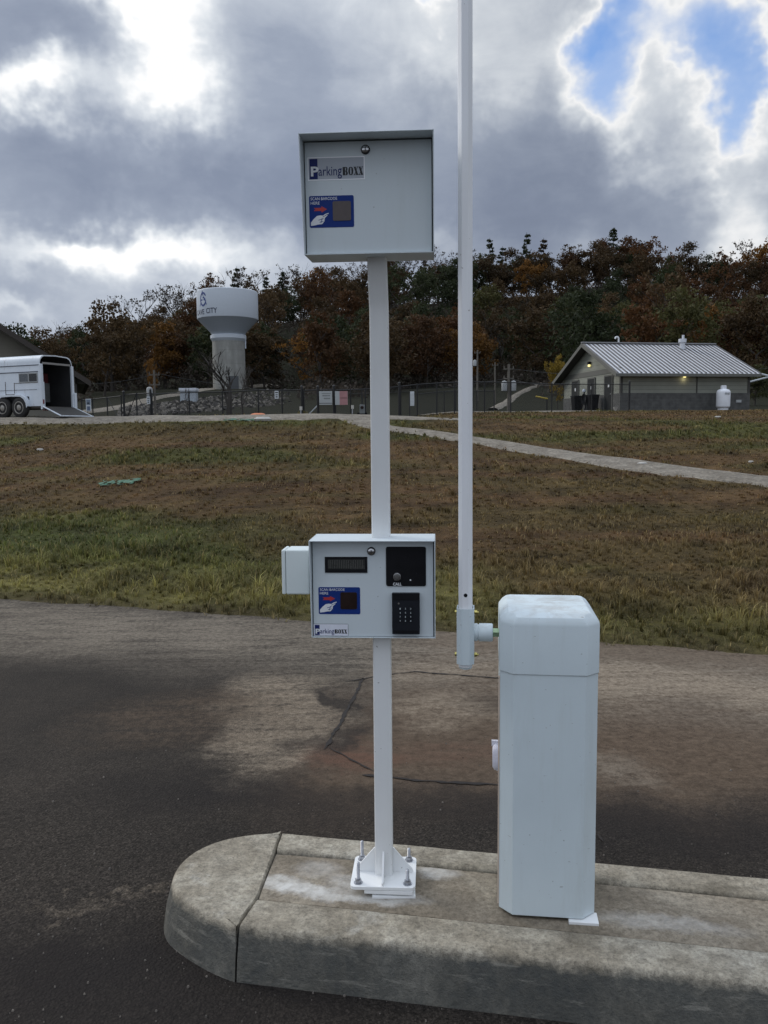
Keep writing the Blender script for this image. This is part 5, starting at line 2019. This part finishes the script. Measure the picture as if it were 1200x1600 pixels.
for y0, lab in ((1.05, None), (3.55, None), (6.1, None)):
    mb = MB()
    w_ = 1.0; hd = 2.08
    mb.box(-.075, -.042, y0 - .08, y0, 0.0, hd + .09); mb.box(-.075, -.042, y0 + w_, y0 + w_ + .08, 0.0, hd + .09); mb.box(-.075, -.042, y0, y0 + w_, hd, hd + .09)
    f = mb.build('door_frame', fm, BL_)
    d = MB().box(-.062, -.041, y0, y0 + w_, .02, hd).build('door', dm, f)
    MB().cyl((-.10, y0 + .12, 1.0), (-.06, y0 + .12, 1.0), .05, n=8).build('handle', mat('knob', (.6, .6, .58), .3, .8), f)
    MB().box(-.066, -.0615, y0 + .35, y0 + .55, 1.42, 1.62).build('door_plate', whitep, f)


def lamp(parent, x, y, z, label_):
    mb = MB(); mb.box(x - .10, x + .10, y - .14, y, z, z + .14)
    o = mb.build('wall_lamp', blackp, parent, bev=.01)
    MB().box(x - .08, x + .08, y - .13, y - .02, z - .10, z - .001).build('lamp_glass', mat('lamp_glow', (.9, .8, .4), .4, emit=(1.0, .86, .35), es=1.2), o, bev=.02)
    L = bpy.data.lights.new('lamp_light', 'POINT'); L.energy = 1.2; L.color = (1, .85, .5); L.shadow_soft_size = .08
    lo_ = bpy.data.objects.new('lamp_light', L); COL.objects.link(lo_); lo_.parent = o; lo_.location = (x, y - .12, z - .22)


lamp(BL_, 4.05, -.05, 2.02, '')
# gable lamp: wall normal is -x
mb = MB(); mb.box(-.18, -.03, Gw / 2 - .12, Gw / 2 + .12, 3.02, 3.2)
o = mb.build('wall_lamp', blackp, BL_, bev=.01)
MB().box(-.16, -.05, Gw / 2 - .09, Gw / 2 + .09, 2.88, 3.018).build('lamp_glass', MC['lamp_glow'], o, bev=.02)
# vents on the roof
mb = MB()
xv = 1.95; zr = Hr + .1
mb.tube([(xv, Gw / 2 + .1, Hr - .1), (xv, Gw / 2 + .1, Hr + .42), (xv - .03, Gw / 2 + .1, Hr + .50), (xv - .12, Gw / 2 + .1, Hr + .53), (xv - .21, Gw / 2 + .1, Hr + .50), (xv - .24, Gw / 2 + .1, Hr + .40)], .055, 8)
mb.build('vent_pipe', whitep, BL_, smooth=50)
mb = MB(); xv = 5.95; yv = 3.55
zv = He + (yv) * rise
mb.cyl((xv, yv, zv - .1), (xv, yv, zv + .45), .17, n=14); mb.cyl((xv, yv, zv + .45), (xv, yv, zv + .68), .25, n=14); mb.cyl((xv + .16, yv + .2, zv), (xv + .16, yv + .2, zv + .95), .08, n=10)
mb.cyl((xv, yv, zv + .0), (xv, yv, zv + .12), .24, n=14)
mb.build('exhaust_vent', mat('vent_metal', (.66, .68, .72), .35, .4), BL_, smooth=40)
MB().box(7.55, 7.9, -.08, -.0425, .42, .58).build('wall_vent', mat('vent_pale', (.45, .47, .47), .6), BL_)
# white post-and-rail awning bracket behind the right end
p = at(1172, 610, 56)
t = thing('white_railing', 'white angled rail sticking out past the right end of the building', 'railing', (p.x, p.y, H(p.x, p.y)))
for a, b_ in (((0, 0, 0), (0, 0, 0)),):
    q0 = at(1170, 580, 56) - t.location; q1 = at(1205, 588, 56) - t.location; q2 = at(1170, 597, 56) - t.location
    MB().tube([q0, q1], .06, 6).build('upper_rail', swhite, t); MB().tube([q1, q2], .06, 6).build('lower_rail', swhite, t)
    MB().cyl((q1.x, q1.y, -.3), (q1.x, q1.y, q1.z), .06, n=8).build('post', swhite, t)


def BW(x, y, z=0):      # building local -> world
    return Vector((A.x + lv.x * x + gv.x * y, A.y + lv.y * x + gv.y * y, zb + z))


# propane tank
q = BW(6.12, -.95)
q.z = H(q.x, q.y)
t = thing('propane_tank', 'upright white propane tank by the long wall of the metal roofed building', 'propane tank', q, BL_.rotation_euler.z)
tp_ = mat('tank_white', (.78, .80, .84), .4, 0, .06, 3)
MB().lathe([(.30, .10), (.385, .16), (.40, .24), (.40, 1.00), (.385, 1.10), (.32, 1.19), (.18, 1.235), (.02, 1.24)], 32).build('shell', tp_, t, smooth=50)
MB().lathe([(.30, -.03), (.30, .12)], 32, caps=False).build('foot_ring', tp_, t, smooth=50)
MB().lathe([(.17, 1.22), (.17, 1.42), (.15, 1.44)], 24).build('collar', tp_, t, smooth=40)
mb = MB()
for i in range(3): mb.box(-.14 + .0, .18, -.406 , -.390, .90 + i * .045, .92 + i * .045)
mb.build('label_print', mat('tank_ink', (.2, .21, .22), .6), t)
# bins and a bicycle-like cart beside the gable
for (yy, w_, h_, lab) in ((4.95, .62, .98, 'black wheeled bin between the left and middle gable doors'), (2.55, .62, .95, 'black wheeled bin between the middle and right gable doors')):
    q = BW(-.62, yy)
    t = thing('wheeled_bin', lab, 'bin', q, BL_.rotation_euler.z)
    MB().loft([[(-.24, -.26, .05), (.24, -.26, .05), (.24, .26, .05), (-.24, .26, .05)], [(-.31, -.31, h_), (.31, -.31, h_), (.31, .31, h_), (-.31, .31, h_)]]).build('body', blackp, t, bev=.03)
    MB().box(-.34, .35, -.34, .34, h_ + .003, h_ + .07).build('lid', keyp, t, bev=.02)
    for s_ in (-1, 1): MB().cyl((.2, s_ * .30, .1), (.2, s_ * .24, .1), .1, n=14).build('wheel', blackp, t, smooth=40)
q = BW(-1.0, 3.0)
t = thing('hose_reel', 'dark hose reel stand with pale top beside the middle gable door', 'hose reel', q, BL_.rotation_euler.z)
mb = MB()
for k in range(5):
    r_ = .34 - k * .03
    pts = [(0, r_ * math.cos(a * .3307), .75 + r_ * math.sin(a * .3307)) for a in range(20)]
    mb.tube([(p[0] + k * .03, p[1], p[2]) for p in pts], .03, 6)
mb.build('hose', blackp, t, smooth=60)
mb = MB(); mb.tube([(0, -.35, 0), (0, 0, .8), (0, .35, 0)], .03, 6); mb.tube([(.2, -.35, 0), (.2, 0, .8), (.2, .35, 0)], .03, 6); mb.tube([(.1, .1, .8), (.1, .2, 1.25)], .04, 6)
mb.build('stand', keyp, t)
MB().lathe([(.02, 1.18), (.11, 1.22), (.12, 1.33), (.05, 1.40)], 14, c=(.1, .2)).build('valve_head', mat('pale_valve', (.5, .55, .62), .4), t, smooth=50)
q = BW(-.6, -.6); q.z = H(q.x, q.y)
t = MB(); t.lathe([(.07, 0), (.13, .22), (.12, .22), (.06, .01)], 18)
o = t.build('bucket', whitest, smooth=50); o.location = q; tag(o, 'small white bucket on the ground at the near corner of the building', 'bucket')

# ------------------------------------------------------------------ small fittings near the fence
p = at(566, 652, 37.0); z = H(p.x, p.y)
t = thing('meter_box', 'grey utility meter box on a dark stand left of the white post', 'meter box', (p.x, p.y, z))
MB().box(-.22, .22, -.05, .15, 0, .42).build('stand', blackp, t, bev=.01)
MB().box(-.11, .12, -.13, -.052, .36, .76).build('case', mat('meter_grey', (.17, .18, .18), .5), t, bev=.02)
mb = MB(); mb.T = Matrix.Translation((0, -.13, .64)) @ Matrix.Rotation(R(90), 4, 'X'); mb.lathe([(.07, -.001), (.07, .03), (.05, .05)], 18); mb.build('dial', glassd, t, smooth=40)
MB().box(-.03, .03, .02, .08, .42, 1.4).build('riser_pipe', fblk, t)
for px, ytop, lab in ((469.5, 638, 'short white capped pipe standing left of the entrance gate'), (550, 636, 'pale bent pipe with a white cap right of the pink sign')):
    p = at(px, 652, 36.6); z = H(p.x, p.y)
    zt_ = at(px, ytop, 36.6).z
    mb = MB(); mb.use(galv); mb.cyl((0, 0, -.1), (.03, 0, zt_ - z), .025, n=8); mb.use(whitest); mb.cyl((.03, 0, zt_ - z - .08), (.03, 0, zt_ - z + .08), .06, n=10)
    o = mb.build('standpipe', None, smooth=40); o.location = (p.x, p.y, z); tag(o, lab, 'pipe')
p = at(490, 640, 38.5)
mb = MB(); mb.tube([(-.28, 0, -.28), (.28, 0, .28)], .035, 6)
o = mb.build('diagonal_bar', swhite); o.location = p; tag(o, 'pale diagonal bar tied low on the fence left of the entrance gate', 'bar')
# white domes by gate foot
for i, (px, lab) in enumerate(((468, 'white stone left of the entrance gate foot'), (475.5, 'smaller white stone right beside the gate foot'))):
    p = at(px, 652, 36.4); z = H(p.x, p.y)
    mb = MB().lathe([(.12 - .03 * i, -.05), (.15 - .04 * i, .03), (.12 - .04 * i, .11), (.02, .14 - .02 * i)], 9)
    o = mb.build('stone', swhite, smooth=60); o.location = (p.x, p.y, z + .02); tag(o, lab, 'stone')
# orange tarp mound
p = at(403.5, 652, 36.0); z = at(403, 655, 36.0).z
mb = MB()
rr = random.Random(3)
rings = []
for k in range(7):
    t_ = k / 6
    r_ = math.cos(t_ * 1.45) ** .6
    rings.append([((.43 * r_) * math.cos(a * .3927) * (1 + .05 * math.sin(5 * a)), .3 * r_ * math.sin(a * .3927), -.1 + .36 * math.sin(t_ * 1.5) ** .8 + rr.uniform(-.006, .006)) for a in range(16)])
mb.loft(rings)
o = mb.build('orange_tarp', mat('orange_plastic', (.60, .17, .05), .45, 0, .1, 6), smooth=50); o.location = (p.x, p.y, z)
tag(o, 'low orange tarp mound behind the gravel lane under the fence', 'tarp')

# small white shed by the rocks
p = at(293.5, 620, 108); z = H(p.x, p.y)
t = thing('small_shed', 'small white flat roofed shed behind the fence left of the water tower', 'shed', (p.x, p.y, z - .2))
hz_ = at(293, 604, 108).z - z
MB().box(-1.0, 1.0, 0, 1.4, 0, hz_ - .35).build('wall', mat('shed_wall', (.42, .46, .50), .6), t)
MB().box(-1.12, 1.12, -.15, 1.6, hz_ - .345, hz_).build('roof', mat('shed_roof', (.60, .62, .66), .5), t, bev=.03)

# yellow machine arm left of the building
p = at(848, 622, 60)
t = thing('yellow_barrier_arm', 'short yellow bar on a stand below the yellow tree', 'barrier', (p.x, p.y, H(p.x, p.y)))
dz_ = p.z - t.location.z
MB().tube([(-.5, 0, dz_ + .12), (.35, 0, dz_ - .06)], .06, 8).build('bar', mat('yellow_paint', (.50, .36, .05), .5), t)
MB().cyl((.3, 0, -.1), (.3, 0, dz_), .05, n=8).build('stand', fblk, t)

# ------------------------------------------------------------------ left building
B0 = at(120, 652, 47.0)
gz = H(B0.x, B0.y) - .2
LB = thing('siding_building', 'beige sided building with brown gable roof behind the horse trailer', 'building', (B0.x, B0.y, gz), R(21))
apx = -330
eave = at(120, 585, 47).z - gz
ridge_dx = -11.0
slope = 0.66
sid, h, b = new_mat('beige_siding')
tco = h.n('ShaderNodeTexCoord').outputs['Object']
sx = h.n('ShaderNodeSeparateXYZ'); h.l(tco, sx.inputs[0])
fr = h.m('FRACT', h.m('MULTIPLY', sx.outputs[2], 1 / .2))
c = h.mix(h.mr(h.noise(tco, 1.2, 4), .3, .7), (.15, .14, .115), (.185, .172, .14))
c = h.mix(h.mr(fr, .0, .1, .5, 0), c, (.09, .085, .07))
h.l(c, b.inputs['Base Color']); b.inputs['Roughness'].default_value = .85
wt = eave - .12
mb = MB()
rz_ = wt + 11 * slope
mb.prism([(0, -.3), (0, wt), (-11, rz_), (-22, wt), (-22, -.3)], 0, 12)
mb.build('wall', sid, LB)
shing = mat('brown_shingle', (.055, .042, .033), .95, 0, .3, 3)
mb = MB()
for (xa, za, xb, zb_) in ((.75, wt - .75 * slope, -11, rz_), (-22.75, wt - .75 * slope, -11, rz_)):
    mb.prism([(xa, za + .02), (xb, zb_ + .02), (xb, zb_ + .28), (xa, za + .28)], -.7, 12.6)
rf = mb.build('roof', shing, LB)
mb = MB()
mb.prism([(.80, wt - .80 * slope - .06), (-11, rz_ - .04), (-11, rz_ + .26), (.80, wt - .80 * slope + .24)], -.76, -.705)
mb.build('rake_board', mat('rake_brown', (.045, .036, .030), .7), rf)
mb = MB(); mb.prism([(.05, wt - .35), (.55, wt - .05 - .55 * slope), (.05, wt - .02)], .3, 11.5)
mb.build('eave_return', mat('eave_beige', (.14, .13, .11), .8), LB)
MB().box(-.02, .08, -.03, .10, -.2, wt - .4).build('corner_board', trim, LB)

# ------------------------------------------------------------------ horse trailer
TY = 31.3
tq = at(66, 650, TY)
tzg = H(tq.x, tq.y) + .03
YT = R(33)
HT = thing('horse_trailer', 'weathered white horse trailer with open rear and ramp let down on gravel', 'trailer', (tq.x, tq.y, tzg), 0)
# local frame: x' along the trailer (rear at 0, nose -L), y' away from the camera
HT.rotation_euler = (0, 0, R(-24))
HT.scale = (1.02, 1.02, 1.02)
twm, h, b = new_mat('trailer_white')
tco = h.n('ShaderNodeTexCoord').outputs['Object']
n1 = h.noise(tco, 1.3, 6, .7)
st = h.noise(h.vm('MULTIPLY', tco, (1, 1, .25)), 7, 6, .75)
c = h.mix(h.mr(n1, .3, .7), (.55, .60, .66), (.66, .70, .75))
c = h.mix(h.mr(st, .58, .72, 0, .7), c, (.22, .19, .17))
h.l(c, b.inputs['Base Color']); b.inputs['Roughness'].default_value = .45
HT_ = 2.28; FL = .42; LT = 4.6; WT = 1.58
Tin = (Matrix.Translation(HT.location) @ Matrix.Rotation(R(-24), 4, 'Z')).inverted()
# near side panel with rounded roof edge
mb = MB()
rf_ = [(0, .42), (0, 2.02), (.03, 2.14), (.10, 2.23), (.22, 2.28), (WT / 2, 2.31), (WT - .22, 2.28), (WT - .10, 2.23), (WT - .03, 2.14), (WT, 2.02), (WT, .42)]
inn_ = [(.03, .42), (.03, 2.0), (.06, 2.11), (.13, 2.19), (.24, 2.24), (WT / 2, 2.27), (WT - .24, 2.24), (WT - .13, 2.19), (WT - .06, 2.11), (WT - .03, 2.0), (WT - .03, .42)]
n = len(rf_)
for x0, x1 in ((-LT, -.02),):
    ra = [(x0, y, z) for y, z in rf_]; rb = [(x1, y, z) for y, z in rf_]
    ia = [(x0, y, z) for y, z in inn_]; ib = [(x1, y, z) for y, z in inn_]
    mb.use(twm).loft([ra, rb], caps=False, closed=False)
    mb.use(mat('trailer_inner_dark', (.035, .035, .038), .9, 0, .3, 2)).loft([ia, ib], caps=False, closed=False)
    mb.use(twm)
    for k in range(n - 1):
        mb.add([rb[k], rb[k + 1], ib[k + 1], ib[k]], [(0, 1, 2, 3)])
mb.add([(-LT, 0, .42), (-LT, WT, .42), (-LT, WT, 2.2), (-LT, 0, 2.2)], [(0, 1, 2, 3)])
body = mb.build('body', None, HT, smooth=45, fix=False)
MB().box(-LT, 0, .02, WT - .02, .34, .415).build('floor', mat('trailer_floor', (.05, .042, .035), .9), HT)
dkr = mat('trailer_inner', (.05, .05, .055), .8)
MB().box(-1.2, -1.15, .04, WT - .04, .62, 1.35).build('divider', mat('divider_grey', (.20, .21, .21), .7, 0, .3, 2), HT)
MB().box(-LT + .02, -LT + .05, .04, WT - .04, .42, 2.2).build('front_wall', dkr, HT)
MB().box(-1.6, -1.2, WT - .28, WT - .05, 1.35, 1.72).build('hay_net', mat('red_cloth', (.14, .03, .035), .9), HT)
# stripes and trims
mb = MB()
mb.box(-LT, -.06, -.012, -.001, 1.90, 1.925); mb.box(-LT, -.10, -.014, -.001, 1.66, 1.685)
mb.box(-LT, -.2, -.01, -.001, 1.02, 1.03)
mb.build('trim_stripe', mat('trim_dark_blue', (.03, .035, .06), .5), HT)
for (x0, x1, m_) in ((-1.02, -.60, mat('window_grey', (.09, .10, .11), .25)), (-.54, -.16, mat('window_dark', (.015, .016, .018), .25))):
    mb = MB(); mb.box(x0, x1, -.012, -.002, 1.32, 1.60)
    w_ = mb.build('window', m_, HT)
    mb = MB()
    e = .035
    for a in ((x0 - e, x0, 1.285, 1.635), (x1, x1 + e, 1.285, 1.635), (x0, x1, 1.285, 1.32), (x0, x1, 1.60, 1.635)):
        mb.box(a[0], a[1], -.02, -.002, a[2], a[3])
    mb.build('window_frame', mat('frame_alu', (.35, .36, .36), .4, .5), w_)
mb = MB()
for a in ((-1.32, -1.30, .90, 1.30), (-1.32, -.14, 1.27, 1.285), (-1.75, -1.32, .86, .88), (-1.77, -1.75, .62, 1.35)):
    mb.box(a[0], a[1], -.010, -.001, a[2], a[3])
mb.build('panel_seam', mat('seam_rust', (.10, .08, .07), .8), HT)
# fender over two wheels
mb = MB()
pts = []
for cx in (-1.70, -.98):
    pass
prof = [(-2.14, .42), (-2.13, .60), (-2.03, .74), (-1.86, .83), (-1.34, .85), (-.82, .83), (-.66, .74), (-.57, .60), (-.54, .42)]
prof2 = [(x * 1.0 + (.05 if x < -1.3 else -.05), z - .06) for x, z in prof]
ra = [(x, -.17, z) for x, z in prof]; rb = [(x, .0, z) for x, z in prof]
mb.loft([ra, rb], caps=False, closed=False)
for k in range(len(prof) - 1):
    mb.add([ra[k], ra[k + 1], (prof2[k + 1][0], -.17, prof2[k + 1][1]), (prof2[k][0], -.17, prof2[k][1])], [(0, 1, 2, 3)])
mb.build('fender', twm, HT, smooth=60, fix=False)
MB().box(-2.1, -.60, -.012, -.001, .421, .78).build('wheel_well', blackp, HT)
tyre = mat('tyre', (.02, .019, .018), .85); rim = mat('rim_pale', (.32, .30, .27), .5, .2, .25, 10)
for cx in (-1.80, -.96):
    mb = MB(); mb.T = Matrix.Translation((cx, -.16, .375)) @ Matrix.Scale(1.12, 4) @ Matrix.Rotation(R(90), 4, 'X')
    mb.lathe([(.20, -.16), (.30, -.17), (.335, -.13), (.345, -.08), (.335, -.02), (.30, .01), (.20, .005)], 32)
    wv_ = mb.build('wheel', tyre, HT, smooth=50)
    mb = MB(); mb.T = Matrix.Translation((cx, -.165, .375)) @ Matrix.Scale(1.12, 4) @ Matrix.Rotation(R(90), 4, 'X')
    mb.lathe([(.205, -.02), (.205, .012), (.185, .015), (.17, -.01), (.10, -.005), (.07, .02), (.03, .03)], 28)
    mb.build('rim', rim, wv_, smooth=40)
    mb = MB(); mb.T = Matrix.Translation((cx, -.165, .375)) @ Matrix.Scale(1.12, 4) @ Matrix.Rotation(R(90), 4, 'X')
    for k in range(6):
        a = k * 1.047
        mb.cyl((.125 * math.cos(a), .125 * math.sin(a), -.012), (.125 * math.cos(a), .125 * math.sin(a), .002), .022, n=8)
    mb.build('rim_hole', blackp, wv_)
# rear frame posts, worn white
mb = MB(); mb.box(-.03, .05, -.02, .09, .30, 1.95); mb.box(-.03, .05, .09, .13, .30, 1.3); mb.build('rear_post', twm, HT, bev=.01)
mb = MB(); mb.box(-.03, .05, WT - .10, WT + .01, .30, 1.95); mb.box(.0, .10, WT - .04, WT + .08, .30, .95); mb.build('rear_post', twm, HT, bev=.01)
MB().box(.055, .06, .02, .08, .50, .66).build('tail_light', mat('lamp_red', (.16, .02, .02), .4), HT)
MB().box(-.02, .02, .12, WT - .12, 1.95, 2.02).build('rear_header', mat('worn_header', (.25, .24, .23), .8), HT)
MB().box(-.05, -.0, .09, WT - .1, .26, .339).build('bumper', mat('bumper_red', (.22, .04, .04), .6), HT)
# ramp
mb = MB()
a0 = Vector((.06, .02, .40)); a1_ = Vector((.06, WT - .05, .40))
o0 = Vector((.95, -.02, .035)); o1_ = Vector((.95, WT - .02, .035))
dn = Vector((0, 0, -.05))
mb.add([tuple(v) for v in (a0, o0, o1_, a1_, a0 + dn, o0 + dn * .8, o1_ + dn * .8, a1_ + dn)], [(0, 1, 2, 3), (4, 5, 6, 7), (0, 1, 5, 4), (1, 2, 6, 5), (2, 3, 7, 6), (3, 0, 4, 7)])
rp = mb.build('ramp', mat('ramp_mat', (.045, .043, .04), .85, 0, .3, 4), HT)
mb = MB(); mb.tube([a0 + Vector((0, -.01, 0)), o0 + Vector((0, -.01, .01))], .028, 6); mb.tube([o0 + Vector((.01, 0, .01)), o1_ + Vector((.01, 0, .01))], .022, 6); mb.tube([a1_, o1_], .022, 6)
mb.build('ramp_edge', twm, rp)
MB().box(-LT - 1.1, -LT, WT / 2 - .05, WT / 2 + .05, .36, .44).build('drawbar', fblk, HT)
